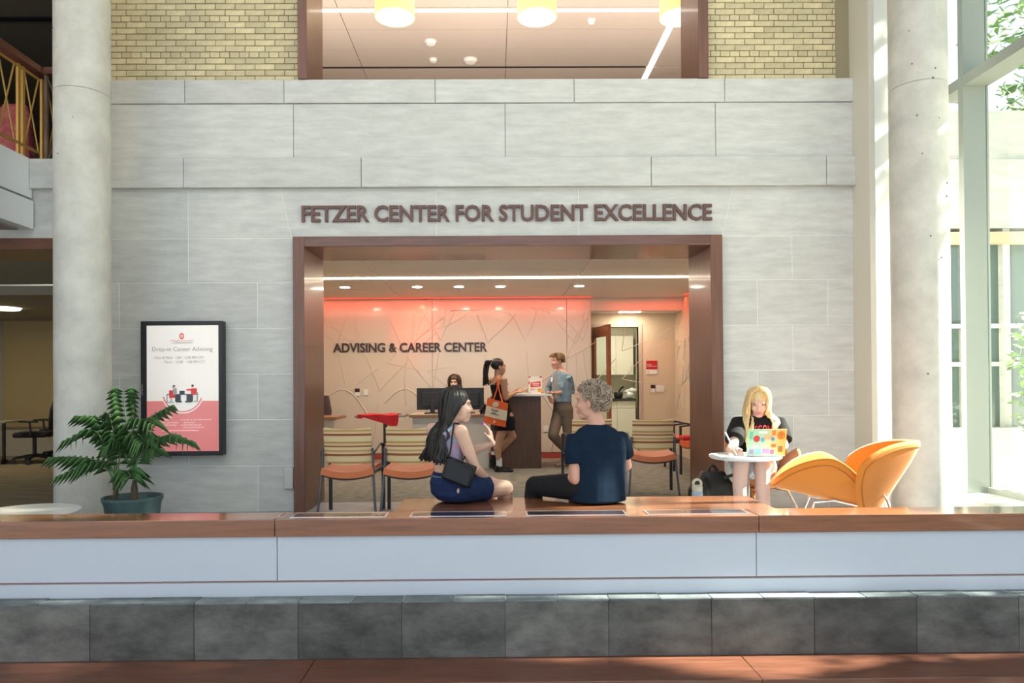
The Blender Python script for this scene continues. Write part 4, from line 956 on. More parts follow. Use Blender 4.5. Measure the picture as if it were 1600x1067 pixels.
for k in range(150):
    az = random.uniform(-2.0, 2.0); lay_ = random.uniform(1.03, 1.16); d = -Fh * math.cos(az) + Rh * math.sin(az)
    cr = hc + Fh * random.uniform(-.03, .045) + Uh * .035
    pts = [hc + Uh * .122 * lay_ + Fh * .03 + Rh * .015 * math.sin(az)]
    for el in (62, 35, 5): pts.append(hc + Uh * (.035 + .088 * lay_ * math.sin(math.radians(el))) + (d * Fh.dot(d) ** 2 * .097 + d * (1 - Fh.dot(d) ** 2) * .080) * lay_ * math.cos(math.radians(el)) - Fh * .012)
    u = random.random(); ex = -.50 + .14 * (.5 + .5 * math.sin(az)) + .02 * random.gauss(0, 1); ey = 4.90 - .14 * math.sin(az)
    pts += [V((hc.x - .07 + d.x * .05, hc.y + d.y * .08 - .01, .98)), V((ex * .5 - .17 + d.x * .02, (ey + hc.y) / 2 - .015, .86)), V((ex, ey - .02, .725 + random.uniform(-.015, .03)))]
    ps.append(pts)
hb0 = hairmat('hair_black', (.006, .005, .006), (.022, .018, .018)); cap_(hc, Fh, t, hb0)
strands('hair', hb0, t, pushed(ps, (bodyA, topA), .016), .0105)
pb = thing('shoulder_bag', 'small black shoulder bag hanging at the long-haired student\'s hip', 'bag', V((-.23, 4.76, .60)))
bc = V((-.245, 4.745, .655)); bx = V((.93, -.05, -.36)).normalized(); bz = V((.3, -.02, .95)).normalized(); by = bx.cross(bz)
BM_ = M((bx, by, bz)).transposed()
leather = mat('black_leather', (.006, .0065, .009), .35, spec=.3)
q = MB().box((-.105, -.03, -.075), (.105, .03, .075), .022)
for v in q.bm.verts: v.co = bc + BM_ @ V((v.co.x, v.co.y * (1.3 - 3 * v.co.z), v.co.z))
bag = q.out('body', leather, pb)
q = MB().box((-.107, -.038, -.03), (.107, -.024, .08), .006)
for v in q.bm.verts: v.co = bc + BM_ @ V((v.co.x, v.co.y * (1.3 - 2 * v.co.z), v.co.z))
q.out('flap', leather, bag)
MB().ball(bc + BM_ @ V((-.06, -.045, .05)), (.012, .006, .012), BM_).out('clasp', chrome, bag)
MB().tube(crv([bc + BM_ @ V((-.10, 0, .07)), V((-.30, 4.79, .80)), V((-.285, 4.80, .93)), V((-.27, 4.86, .985)), V((-.22, 4.96, .93)), V((-.2, 4.86, .78)), bc + BM_ @ V((.0, .01, .075))], 5), .006, 6).out('strap', leather, pb)
# ---------------------------------------------------------------- B: curly-haired student
t = thing('person', 'person with curly blond hair and navy T-shirt sitting on the bench', 'person', (.72, 4.88, HB))
F, R, _ = frame((-.30, .95, 0)); pel = V((.715, 4.86, HB + .11))
q = MB(); sh = V((.715, 4.90, .90))
rings = [(pel + zz * -.05, R * .16, F * .12), (pel + zz * .06, R * .165, F * .12), (V((.725, 4.88, .70)), R * .155, F * .11), (V((.72, 4.89, .82)), R * .175, F * .12), (sh, R * .16, F * .075), (V((.71, 4.91, .965)), R * .06, F * .058)]
q.loft(rings, 22)
lsh, rsh = sh - R * .185 + zz * -.035, sh + R * .185 + zz * -.035
lel, lwr = V((.555, 4.80, .60)), V((.50, 5.03, .57)); rel, rwr = V((.95, 5.08, .66)), V((.80, 5.24, .58))
limb(q, (lsh - zz * .02, .042), (lsh.lerp(lel, .5), .046), (lel, .041), (lel.lerp(lwr, .4), .040), (lwr, .029)); limb(q, (rsh - zz * .02, .042), (rel, .041), (rwr, .029))
hand(q, lwr, (-.2, .8, -.1), (0, 0, -1), (1, .2, 0), .3); hand(q, rwr, (-.8, .4, -.2), (0, 0, -1), (0, 1, 0), .3)
hc = V((.677, 4.92, 1.125)); Fh = V((-.93, .36, -.04)); p, B = head(q, hc, Fh, 1.03, V((.712, 4.905, .96)), .057)
flesh('body', q, skinB, t, .006); face(p, B, t, (.45, .16, .14), (.25, .17, .08), (.1, .12, .12))
q = MB(); navy = mat('navy_cotton', (.006, .016, .034), .95, spec=.15, var=.15, scale=10, bump=.15, bscale=12)
q.loft([(V((.715, 4.865, HB + .015)), R * .195, F * .145), (V((.72, 4.87, .55)), R * .192, F * .145), (V((.728, 4.88, .68)), R * .186, F * .135), (V((.722, 4.885, .80)), R * .196, F * .14), (V((.716, 4.895, .875)), R * .19, F * .115), (V((.713, 4.905, .935)), R * .135, F * .08), (V((.711, 4.91, .967)), R * .068, F * .066)], 26, 2.3)
for a, b in ((lsh, lel), (rsh, rel)): tubes(q, (a + (sh - a) * .55 - zz * .02, .058), (a - zz * .012, .064), (a.lerp(b, .3), .067), (a.lerp(b, .62), .071))
flesh('t_shirt', q, navy, t, .007, 6)
q = MB(); blk = mat('black_denim', (.012, .012, .014), .9, spec=.2, bump=.2, bscale=150)
lh, rh = pel - R * .09, pel + R * .09; lk = V((.29, 5.10, HB + .085)); rk = V((.62, 5.28, HB + .08))
q.loft([(pel + zz * -.1, R * .14, F * .1), (pel + zz * -.04, R * .178, F * .135), (pel + zz * .07, R * .17, F * .13)], 22)
limb(q, (lh, .1), (lh.lerp(lk, .5), .088), (lk, .07), (V((.26, 5.19, .28)), .06)); tubes(q, (V((.26, 5.19, .28)), .06), (V((.25, 5.24, .08)), .055))
limb(q, (rh, .1), (rk, .07), (rk + V((0, .05, -.2)), .06)); tubes(q, (rk + V((0, .05, -.2)), .06), (rk + V((0, .06, -.4)), .055))
flesh('trousers', q, blk, t, .007, 5)
for i, (x, y) in enumerate(((.25, 5.24), (.62, 5.34))):
    q = MB(); foot(q, (x, y, .08), (-.4, .9, 0), .27, .05); q.cyl((x, y, .05), (x, y, .1), .045); flesh('shoe', q, blackp, t, .008, 2)
random.seed(31); q = MB(); Fq, Rq, Uq = frame(Fh)
hcol = mat('hair_curly_blond', (.17, .115, .075), .5, c2=(.47, .38, .29), scale=26)
hcen = hc - Fq * .022 + Uq * .04
q.ball(hcen, (.10, .086, .088), M((Fq, Rq, Uq)).transposed(), 24)
cnt = 0
while cnt < 460:
    d = V((random.gauss(0, 1), random.gauss(0, 1), random.gauss(0, 1))).normalized()
    f, u = d.dot(Fq), d.dot(Uq)
    if u < -.75 or (f > .35 and u < .42) or (f > .0 and u < -.15): continue
    lay2 = random.uniform(1.0, 1.2)
    c = hcen + (Fq * f * .103 + Rq * d.dot(Rq) * .09 + Uq * (u * .092 if u > 0 else u * .12)) * lay2
    ax = V((random.gauss(0, 1), random.gauss(0, 1), random.gauss(0, 1))).normalized(); e1_ = ax.orthogonal().normalized(); e2_ = ax.cross(e1_); rr = random.uniform(.009, .016)
    q.tube([c + e1_ * rr * math.cos(a) + e2_ * rr * math.sin(a) + ax * (a - 5) * .0022 for a in [k * .9 for k in range(11)]], .0042, 5); cnt += 1
q.out('hair', hcol, t, 2)
# ---------------------------------------------------------------- C: standing student with tote
Yc = 10.1; P_ = lambda px, py, dy=0: at(px, py, Yc + dy)
t = thing('person', 'person with a dark ponytail and black dress standing at the counter', 'person', (P_(785, 700).x, Yc, 0))
F, R, _ = frame((.85, .52, 0)); q = MB()
hip = P_(788, 650); wai = P_(782, 625); chs = P_(779, 604); shd = P_(778, 592)
q.loft([(hip - zz * .06, R * .14, F * .11), (hip, R * .165, F * .125), (wai, R * .125, F * .09), (chs, R * .14, F * .11), (shd, R * .14, F * .065), (shd + zz * .045 + F * .015, R * .055, F * .055)], 20)
rs_, ls_ = shd + R * .16 - zz * .02, shd - R * .16 - zz * .02
re, rw = P_(790, 622, -.12), P_(806, 613, .0); le, lw_ = P_(796, 618, .3), P_(808, 609, .25)
limb(q, (rs_, .05), (re, .037), (re.lerp(rw, .35), .036), (rw, .025)); limb(q, (ls_, .05), (le, .037), (lw_, .025))
hand(q, rw, (.9, .2, .1), (0, 0, 1), (0, .9, .2), .25); hand(q, lw_, (.9, .0, .0), (0, 0, -1), (0, -1, 0), .3)
h1, k1, a1 = hip + R * .06 - zz * .04, P_(779, 690, -.06), P_(780, 722, -.05); h2, k2, a2 = hip - R * .06 - zz * .04, P_(801, 682, .12), P_(772, 712, .2)
limb(q, (h1, .09), (k1, .056), (k1.lerp(a1, .35) - F * .02, .056), (a1, .036)); limb(q, (h2, .09), (k2, .058), (k2.lerp(a2, .35), .056), (a2, .036))
hc = P_(779, 573); p, B = head(q, hc, (.96, .28, -.02), .98, shd + zz * .03, .047)
flesh('body', q, skinC, t, .008); face(p, B, t, (.4, .1, .1))
q = MB(); blackc = mat('black_jersey', (.008, .009, .013), .9, spec=.2)
q.loft([(hip - zz * .20, R * .175, F * .15), (hip - zz * .04, R * .175, F * .14), (wai, R * .132, F * .098), (chs + zz * .03, R * .147, F * .118)], 20); flesh('dress', q, blackc, t, .009, 4)
for s in (-1, 1): MB().tube([chs + R * .08 * s + F * .11 + zz * .03, shd + R * .08 * s + zz * .03, chs + R * .08 * s - F * .11 + zz * .03], .008, 6).out('dress_strap', blackc, t)
for a_, d_, tip in ((a1, F, 0), (a2, F, 1)):
    q = MB(); g = V((a_.x, a_.y, 0))
    if tip: q.loft([(a_ + V((0, 0, .02)), V((.045, 0, 0)), V((0, .045, 0))), (a_ + V((-.02, 0, -.07)), V((.05, 0, 0)), V((0, .045, 0))), (a_ + V((.0, 0, -.16)), V((.05, 0, 0)), V((0, .045, 0))), (a_ + V((.03, 0, -.215)), V((.03, 0, 0)), V((0, .04, 0)))], 14)
    else: foot(q, a_, d_, .26, .05); q.box(g + V((-.06, -.05, 0)), g + V((.2, .06, .035)), .01)
    flesh('shoe', q, leather, t, .008, 2); MB().cyl(a_ - zz * (.06 if not tip else 0), a_ + zz * .06, .043).out('sock', mat('white_sock', (.62, .62, .62), .9), t)
Fh, Rh, Uh = frame((.96, .28, -.02)); hb_ = MATS['hair_black']
MB().ball(hc - Fh * .022 + Uh * .04, (.098, .084, .088), B, 20).out('hair', hb_, t)
random.seed(5); tie = hc - Fh * .115 + Uh * .06
strands('ponytail', hb_, t, [[tie + V((random.gauss(0, .012), random.gauss(0, .012), 0)), tie - Fh * .055 + zz * .01 + V((random.gauss(0, .015), random.gauss(0, .02), 0)), tie - Fh * (.08 + random.uniform(-.03, .03)) - zz * .14 + V((0, random.gauss(0, .03), 0)), tie - Fh * (.08 + random.uniform(-.05, .04)) - zz * (.30 + random.uniform(-.03, .04))] for k in range(40)], .013)
MB().tube([tie + (Uh * math.cos(a) + Rh * math.sin(a)) * .03 for a in [k * PI / 6 for k in range(13)]], .010, 6).out('hair_tie', mat('grey_tie', (.3, .3, .32), .6), t)
for r in (-1, 1): MB().tube([p(.10, .031 * r + .02 * math.cos(a), .0 + .018 * math.sin(a)) for a in [k * PI / 6 for k in range(13)]], .0018, 5).out('glasses_rim', mat('gold_rim', (.6, .42, .2), .3, metal=.9), t)
tb = thing('tote_bag', 'orange tote bag with cream printed panel on the standing student\'s arm', 'bag', P_(775, 668, -.25))
c4 = [P_(755.5, 660, -.22), P_(790, 667.5, -.27), P_(794, 630, -.26), P_(762, 621, -.21)]
def bil(u, v): return (c4[0] * (1 - u) + c4[1] * u) * (1 - v) + (c4[3] * (1 - u) + c4[2] * u) * v
torg = mat('tote_orange', (.66, .10, .015), .8); cr_ = mat('tote_cream', (.60, .52, .38), .8)
def tote(m, v0, v1, off, nm, par): return MB().sheet(lambda u, v: bil(u, v0 + v * (v1 - v0)) + V((0, -.035 * math.sin(PI * u) * (1 - .6 * (v0 + v * (v1 - v0))) - off, 0)), 10, 6, .05 if not off else .002).out(nm, m, par)
tbo = tote(torg, 0, 1, 0, 'pouch', tb); tote(cr_, .27, .68, .006, 'cream_panel', tb)
nrm_ = V((0, -1, 0))
def totetext(b, u0, u1, v0, v1, m):
    o = text(b, 0, 1, 0, 1, 0, m, tb, 'print', .004)[0]
    for v in o.data.vertices:
        uu, vv = u0 + v.co.x * (u1 - u0), v0 + v.co.z * (v1 - v0); v.co = bil(uu, vv) + V((0, -.035 * math.sin(PI * uu) * (1 - .6 * vv) - .009 + v.co.y, 0))
dk = mat('print_dark', (.05, .05, .05), .8)
for u0, u1, v0 in ((.26, .36, .585), (.42, .60, .575), (.27, .55, .535), (.32, .5, .455), (.24, .62, .405)):
    MB().sheet(lambda u, v: bil(u0 + u * (u1 - u0), v0 + v * .03) + V((0, -.035 * math.sin(PI * (u0 + u * (u1 - u0))) * (1 - .6 * v0) - .0105, 0)), 5, 1, .001).out('print_line', dk, tb)
o = MB().lathe([(.045, 0), (.045, .004)]).out('round_badge', cr_, tb)
for v in o.data.vertices: v.co = bil(.42, .82) + V((v.co.x, -.034 - v.co.z, v.co.y * .8))
o = MB().box((-.012, -.042, -.02), (.012, -.036, .02)).out('small_tag', cr_, tb)
for v in o.data.vertices: v.co = bil(.47, .13) + v.co
for u in (.3, .72): MB().tube(crv([bil(u, .98) + V((0, -.02, 0)), P_(775 + u * 6, 606, -.2), P_(776 + u * 4, 592, -.13), P_(778, 600, -.02), bil(u, .98) + V((0, .03, 0))], 4), .011, 8, .4).out('handle', torg, tb)
# ---------------------------------------------------------------- D: staff member in denim jacket
Yd = 10.7; P_ = lambda px, py, dy=0: at(px, py, Yd + dy)
t = thing('person', 'person in a denim jacket and taupe trousers leaning on the counter end', 'person', (P_(880, 700).x, Yd, 0))
F, R, _ = frame((-.80, -.60, 0)); q = MB()
hip = P_(880, 640); wai = P_(878, 622); chs = P_(878, 600); shd = P_(877, 583)
q.loft([(hip - zz * .05, R * .15, F * .11), (wai, R * .14, F * .1), (chs, R * .16, F * .115), (shd, R * .155, F * .07), (shd + zz * .05 + F * .01, R * .06, F * .06)], 20)
rs_, ls_ = shd + R * .165 - zz * .05, shd - R * .165 - zz * .05
le, lw_ = P_(894, 611, .02), P_(868, 614, -.2); re, rw = P_(856, 609, .25), P_(858, 617, -.05)
limb(q, (ls_ - zz * .02, .036), (le, .038), (lw_, .028)); limb(q, (rs_ - zz * .02, .036), (re, .038), (rw, .028))
hand(q, lw_, (-1, -.1, .05), (0, 0, -1), (0, -.8, .3), .3); hand(q, rw, (.2, -.6, -.5), (0, 0, -1), (1, 0, 0), .5)
hc = P_(871, 564); p, B = head(q, hc, (-.88, -.46, -.05), 1.0, shd + zz * .03, .05)
flesh('body', q, skinB, t, .008); face(p, B, t, (.45, .15, .14), (.2, .12, .06))
q = MB(); jk = mat('light_denim', (.17, .25, .32), .85, var=.25, scale=14, bump=.3, bscale=120)
q.loft([(wai - zz * .06, R * .165, F * .125), (wai + zz * .03, R * .16, F * .12), (chs, R * .178, F * .13), (shd - zz * .02, R * .175, F * .095), (shd + zz * .035, R * .085, F * .075)], 22, 2.3)
for a, b, c in ((ls_, le, lw_), (rs_, re, rw)): tubes(q, (a + (shd - a) * .55 - zz * .02, .052), (a - zz * .012, .060), (a.lerp(b, .6), .058), (b, .056), (b.lerp(c, .55), .046))
jo = flesh('denim_jacket', q, jk, t, .008, 4)
MB().loft([(wai - zz * .05 + F * .09, R * .045, F * .042), (chs + F * .095, R * .045, F * .045), (shd + F * .055, R * .04, F * .035)], 14).out('shirt', mat('taupe_shirt', (.26, .21, .16), .85), t)
for s in (-1, 1): MB().tube([shd + zz * .045 - F * .02 + R * .05 * s, shd + F * .08 + R * .06 * s + zz * .01, shd + F * .10 + R * .035 * s - zz * .06], [.018, .024, .008], 8, .5).out('collar', jk, t)
MB().box(chs - R * .11 + F * .1 + zz * -.02 - V((.04, .012, .04)), chs - R * .11 + F * .1 + zz * -.02 + V((.04, .012, .04)), .006, M.Rotation(-.6, 3, 'Z')).out('chest_pocket', jk, t)
MB().lathe([(.028, 0), (.028, .006)]).out('name_badge', white, t)
nb = [o for o in t.children if o.name.startswith('name_badge')][0]
for v in nb.data.vertices: v.co = chs + R * .075 + F * (.135 + v.co.z) + zz * .07 + R * v.co.x * .9 + zz * v.co.y * 1.3
q = MB(); tp = mat('taupe_wool', (.15, .115, .085), .9, bump=.15, bscale=100)
h1, h2 = hip - R * .08, hip + R * .08; k1, a1 = P_(888, 682, -.06), P_(885, 722, -.02); k2, a2 = P_(864, 680, -.2), P_(884, 703, .12)
q.loft([(hip - zz * .1, R * .165, F * .12), (hip, R * .178, F * .13), (wai - zz * .02, R * .15, F * .11)], 20)
limb(q, (h1, .1), (k1, .075)); tubes(q, (k1, .075), (a1 + zz * .06, .062)); limb(q, (h2, .1), (k2, .078)); tubes(q, (k2, .078), (k2.lerp(a2, .5), .072), (a2, .058))
flesh('trousers', q, tp, t, .009, 4)
q = MB(); limb(q, (a1 + zz * .06, .04), (a1, .038)); foot(q, a1, (-.95, -.3, 0), .26, .045); flesh('shoe', q, mat('tan_shoe', (.36, .2, .12), .5), t, .008, 2)
q = MB(); limb(q, (a2, .042), (a2 + V((.03, .04, -.06)), .04), (a2 + V((-.02, .05, -.17)), .036), (a2 + V((-.10, .04, -.225)), .028)); flesh('shoe', q, MATS['tan_shoe'], t, .008, 2)
Fh, Rh, Uh = frame((-.88, -.46, -.05)); hbr = hairmat('hair_brown', (.10, .055, .025), (.22, .13, .06))
q = MB(); q.ball(hc - Fh * .022 + Uh * .043, (.100, .086, .090), B, 20); random.seed(9)
for k in range(60):
    az = random.uniform(-2.2, 2.2); d = -Fh * math.cos(az) + Rh * math.sin(az); c0_ = hc + Uh * .12 + Fh * .02
    q.tube(crv([c0_ + d * .02, hc + d * .085 + Uh * .09 - Fh * .015, hc + d * .098 + Uh * (.02 if abs(az) > 1.2 else -.03) - Fh * .015], 4), [.012] * 9, 5)
for k in range(14): s = k / 13 - .5; q.tube(crv([hc + Uh * .125 - Fh * .01, hc + Uh * .105 + Fh * .075 + Rh * s * .09, hc + Uh * .062 + Fh * .093 + Rh * (s * .12 + .01)], 4), .010, 5)
q.out('hair', hbr, t, 2)
# ---------------------------------------------------------------- E: receptionist
Ye = 11.15; P_ = lambda px, py, dy=0: at(px, py, Ye + dy)
t = thing('person', 'person with long brown hair seated behind the reception monitors', 'person', (P_(710, 650).x, Ye, .45))
F, R, _ = frame((-.1, -1, 0)); q = MB(); shd = P_(710, 617)
q.loft([(V((shd.x, Ye, .45)), R * .15, F * .12), (V((shd.x, Ye, .65)), R * .13, F * .1), (shd - zz * .12, R * .15, F * .11), (shd, R * .15, F * .07), (shd + zz * .05, R * .055, F * .055)], 20)
for s in (-1, 1):
    a_ = shd + R * .17 * s - zz * .03; e_ = V((a_.x + R.x * .04 * s, Ye - .08, zd + .12)); w_ = V((shd.x + R.x * .1 * s, Ye - .26, zd + .035)); limb(q, (a_, .05), (e_, .038), (w_, .027)); hand(q, w_, (0, -1, 0), (0, 0, -1), R * -s, .3)
    limb(q, (V((shd.x + R.x * .09 * s, Ye - .02, .53)), .085), (V((shd.x + R.x * .1 * s, Ye - .4, .52)), .06), (V((shd.x + R.x * .1 * s, Ye - .38, .07)), .04)); foot(q, (shd.x + R.x * .1 * s, Ye - .38, .07), (0, -1, 0))
hc = P_(710, 597); p, B = head(q, hc, (-.12, -.98, -.12), .98, shd + zz * .03, .048); flesh('body', q, skinA, t, .009); face(p, B, t)
q = MB(); q.loft([(V((shd.x, Ye, .47)), R * .17, F * .14), (V((shd.x, Ye, .65)), R * .145, F * .12), (shd - zz * .12, R * .165, F * .125), (shd - zz * .01, R * .165, F * .09), (shd + zz * .03, R * .08, F * .07)], 20); flesh('sweater', q, mat('dark_sweater', (.03, .025, .03), .9), t, .01, 3)
Fh, Rh, Uh = frame((-.12, -.98, -.12)); random.seed(12); ps = []
for k in range(90):
    az = random.uniform(-2.35, 2.35); d = -Fh * math.cos(az) + Rh * math.sin(az); L_ = random.uniform(1.03, 1.13)
    ps.append([hc + Uh * .123 + Fh * .02, hc + Uh * .10 + d * .06 * L_ - Fh * .01, hc + Uh * .04 + d * .088 * L_ - Fh * .01, hc - Uh * .06 + d * .092 * L_ - Fh * .02, hc - Uh * .19 + d * .10 - Fh * .03])
hdb = hairmat('hair_dark_brown', (.03, .014, .008), (.08, .04, .02)); cap_(hc, Fh, t, hdb)
strands('hair', hdb, t, ps, .011)
t = thing('task_chair', 'dark office chair under the receptionist', 'chair', (shd.x, Ye, 0))
MB().box((shd.x - .23, Ye - .22, .38), (shd.x + .23, Ye + .22, .44), .02).out('seat', blackp, t); MB().box((shd.x - .2, Ye + .2, .5), (shd.x + .2, Ye + .25, .95), .02).out('backrest', blackp, t)
MB().cyl((shd.x, Ye, .03), (shd.x, Ye, .38), .03).out('post', blackm, t); MB().lathe([(.27, 0), (.05, .05)], (shd.x, Ye, 0)).out('base', blackm, t); MB().tube([(shd.x, Ye + .1, .4), (shd.x, Ye + .24, .42), (shd.x, Ye + .24, .55)], .02).out('bracket', blackm, t)
# ---------------------------------------------------------------- F: blonde student
Yf = 6.1; P_ = lambda px, py, dy=0: at(px, py, Yf + dy)
t = thing('person', 'person with long blond hair and black T-shirt writing beside a laptop', 'person', (P_(1184, 700).x, Yf, .40))
F, R, _ = frame((-.05, -1, 0)); q = MB(); cx = P_(1184, 660).x
pel = V((cx, Yf + .08, .50)); shd = V((cx, Yf - .02, .935)); chs = V((cx, Yf + .0, .84)); wai = V((cx, Yf + .05, .66))
q.loft([(pel - zz * .06, R * .15, F * .12), (pel, R * .17, F * .13), (wai, R * .14, F * .11), (chs, R * .165, F * .125), (shd, R * .16, F * .075), (shd + zz * .05 + F * .02, R * .058, F * .058)], 20)
rs_, ls_ = shd + R * .18 - zz * .03, shd - R * .18 - zz * .03         # R is screen left
re, rw = P_(1146, 697, -.25), P_(1140, 702, -.42); le, lw_ = P_(1224, 694, -.18), P_(1205, 705, -.36)
zta = zt_
re.z = zta + .075; rw.z = zta + .05; le.z = zta + .06; lw_.z = zta + .045
limb(q, (rs_ - zz * .02, .04), (re, .041), (rw, .029)); limb(q, (ls_ - zz * .02, .04), (le, .041), (lw_, .029))
hand(q, rw, (.15, -.85, .0), (.5, .2, -.8), (.8, .1, .5), .75); hand(q, lw_, (-.5, -.8, -.05), (0, 0, -1), (-1, 0, 0), .3)
for hx, kp, ft_ in ((pel + R * .09, P_(1158, 724, -.50), P_(1158, 790, -.52)), (pel - R * .09, P_(1191, 726, -.46), P_(1197, 792, -.52))):
    ft_.z = .07; limb(q, (hx, .09), (hx.lerp(kp, .5), .082), (kp, .062), (kp.lerp(ft_, .35) + V((0, .03, 0)), .058), (ft_, .038)); foot(q, ft_, (0, -1, 0))
hc = V((P_(1180, 632).x, Yf - .08, 1.085)); Fd = V((-.30, -.86, -.38)); p, B = head(q, hc, Fd, 1.0, shd + zz * .03 + F * .01, .05); bodyF = flesh('body', q, skinF, t, .0065); face(p, B, t, (.5, .2, .2), (.35, .24, .12), (.1, .12, .14))
q = MB(); blk2 = mat('black_tee', (.010, .010, .012), .9, spec=.2, bump=.15, bscale=14)
q.loft([(pel + zz * .02, R * .2, F * .16), (wai, R * .175, F * .14), (chs, R * .19, F * .145), (shd - zz * .02, R * .185, F * .105), (shd + zz * .025, R * .11, F * .085), (shd + zz * .04, R * .075, F * .07)], 24, 2.3)
for a, b in ((rs_, re), (ls_, le)): tubes(q, (a + (shd - a) * .55 - zz * .02, .06), (a - zz * .012, .068), (a.lerp(b, .45), .075), (a.lerp(b, .8), .08))
tee = flesh('t_shirt', q, blk2, t, .008, 5)
bv = BVHTree.FromPolygons([v.co[:] for v in tee.data.vertices], [p_.vertices[:] for p_ in tee.data.polygons])
o = text('WISCONSIN', cx - .15, cx + .15, .775, .86, 0, mat('tee_red', (.62, .03, .05), .7), t, 'shirt_print', .003, .01)[0]
for v in o.data.vertices:
    arc = v.co.z + .03 * (1 - ((v.co.x - cx) / .15) ** 2); h_ = bv.ray_cast(V((v.co.x, 4, arc)), V((0, 1, 0)))[0]
    v.co = V((v.co.x, (h_.y if h_ else chs.y - .145) - .006 + v.co.y * .5, arc))
q = MB(); sh_m = mat('tie_dye_shorts', (.62, .63, .66), .85, c2=(.20, .22, .28), scale=11)
q.loft([(pel - zz * .09, R * .13, F * .1), (pel - zz * .04, R * .185, F * .14), (pel + zz * .06, R * .18, F * .14)], 20)
for hx, kp in ((pel + R * .09, P_(1158, 724, -.50)), (pel - R * .09, P_(1191, 726, -.46))): tubes(q, (hx, .10), (hx.lerp(kp, .45), .102), (hx.lerp(kp, .78), .098))
flesh('shorts', q, sh_m, t, .008, 4)
Fh, Rh, Uh = frame(Fd); random.seed(17); ps = []
for k in range(150):
    az = random.uniform(-2.3, 2.3); d = -Fh * math.cos(az) + Rh * math.sin(az); L_ = random.uniform(1.03, 1.14); sd = math.sin(az)
    ex = cx + R.x * (sd * .135) - .005; front = max(0, -math.cos(az)) 
    wv = lambda: random.gauss(0, .008)
    ps.append([hc + Uh * .124 * L_ + Fh * .035, hc + Uh * .105 + d * .062 * L_ - Fh * .005, hc + Uh * .035 + d * .086 * L_ - Fh * .012, V((hc.x + d.x * .10 + wv(), hc.y + d.y * .085 + .02, hc.z - .10)), V((ex + wv(), Yf + .04 - .17 * max(front, abs(sd) * .75) + wv(), .88)), V((ex * 1.0 + wv(), Yf + .05 - .22 * max(front, abs(sd) * .8), .735 + random.uniform(-.04, .06)))])
hbl = hairmat('hair_blond', (.50, .34, .14), (.78, .60, .33)); cap_(hc, Fd, t, hbl)
strands('hair', hbl, t, pushed(ps, (bodyF, tee), .012), .0105)
# laptop, notebook, pen, backpack, bottle
lx0, lx1 = X(1162, 5.62), X(1224, 5.62); lz = zta
t = thing('laptop', 'open laptop with a sticker covered lid on the small round table', 'laptop', ((lx0 + lx1) / 2, 5.7, lz))
MB().box((lx0 + .01, 5.60, lz + .001), (lx1, 5.82, lz + .016), .004).out('base', mat('silver', (.6, .6, .6), .35, metal=.7), t)
lid = mat('lid_gradient', (.42, .62, .42), .35); nt = lid.node_tree
tc = nt.nodes.new('ShaderNodeTexCoord'); sx = nt.nodes.new('ShaderNodeSeparateXYZ'); rp_ = nt.nodes.new('ShaderNodeValToRGB'); mr = nt.nodes.new('ShaderNodeMapRange')
nt.links.new(tc.outputs['Object'], sx.inputs[0]); nt.links.new(sx.outputs[0], mr.inputs[0]); mr.inputs[1].default_value = lx0; mr.inputs[2].default_value = lx1
nt.links.new(mr.outputs[0], rp_.inputs[0]); rp_.color_ramp.elements[0].color = (.40, .62, .42, 1); rp_.color_ramp.elements[0].position = .35; rp_.color_ramp.elements[1].color = (.85, .45, .10, 1)
nt.links.new(rp_.outputs[0], nt.nodes['Principled BSDF'].inputs['Base Color'])
RL = M.Rotation(math.radians(12), 3, 'X'); pv = V((0, 5.605, lz + .012))
ld = MB().box((lx0 + .01, 5.60, lz + .012), (lx1, 5.607, lz + .225), .003, RL, (0, 5.6, lz + .012)).out('lid', lid, t)
# the lid leans toward the viewer: rotate so its top comes forward
def sticker(u0, v0, u1, v1, c, rnd_=False):
    x0, x1 = lx0 + .01 + u0 * (lx1 - lx0 - .01), lx0 + .01 + u1 * (lx1 - lx0 - .01); z0, z1 = lz + .012 + v0 * .213, lz + .012 + v1 * .213
    m_ = mat('sticker_%d_%d_%d' % tuple(int(k * 99) for k in c), c, .5); q = MB()
    if rnd_: q.prism([((x0 + x1) / 2 + (x1 - x0) / 2 * math.cos(a), 5.5985, (z0 + z1) / 2 + (z1 - z0) / 2 * math.sin(a)) for a in [k * PI / 10 for k in range(20)]], (0, .0015, 0))
    else: q.box((x0, 5.5985, z0), (x1, 5.6, z1))
    for v in q.bm.verts: v.co = V((0, 5.6, lz + .012)) + RL @ (v.co - V((0, 5.6, lz + .012)))
    q.out('sticker', m_, ld)
for a in ((.05, .62, .13, .9, (.15, .5, .3), 0), (.15, .5, .32, .76, (.55, .05, .06), 1), (.2, .56, .27, .68, (.75, .7, .65), 1), (.34, .5, .44, .68, (.1, .35, .5), 1), (.42, .6, .62, .74, (.8, .4, .2), 0), (.28, .84, .5, .93, (.7, .75, .72), 0), (.14, .28, .28, .4, (.65, .45, .5), 0), (.06, .06, .18, .22, (.35, .25, .5), 0), (.22, .06, .36, .24, (.2, .45, .55), 0), (.40, .06, .58, .24, (.40, .22, .55), 0), (.6, .04, .7, .2, (.5, .1, .3), 0),
          (.6, .55, .7, .7, (.1, .3, .55), 1), (.62, .3, .74, .42, (.7, .15, .03), 0), (.62, .76, .72, .95, (.75, .22, .03), 0), (.76, .6, .96, .92, (.72, .20, .02), 1), (.80, .66, .92, .86, (.9, .55, .12), 1), (.8, .12, .92, .34, (.3, .14, .06), 0)): sticker(*a)
nb_ = tag(MB().box((X(1118, 5.6), 5.52, lz + .001), (X(1158, 5.6), 5.76, lz + .012), .002).out('notebook', white), 'white open notebook under the writing hand', 'notebook')
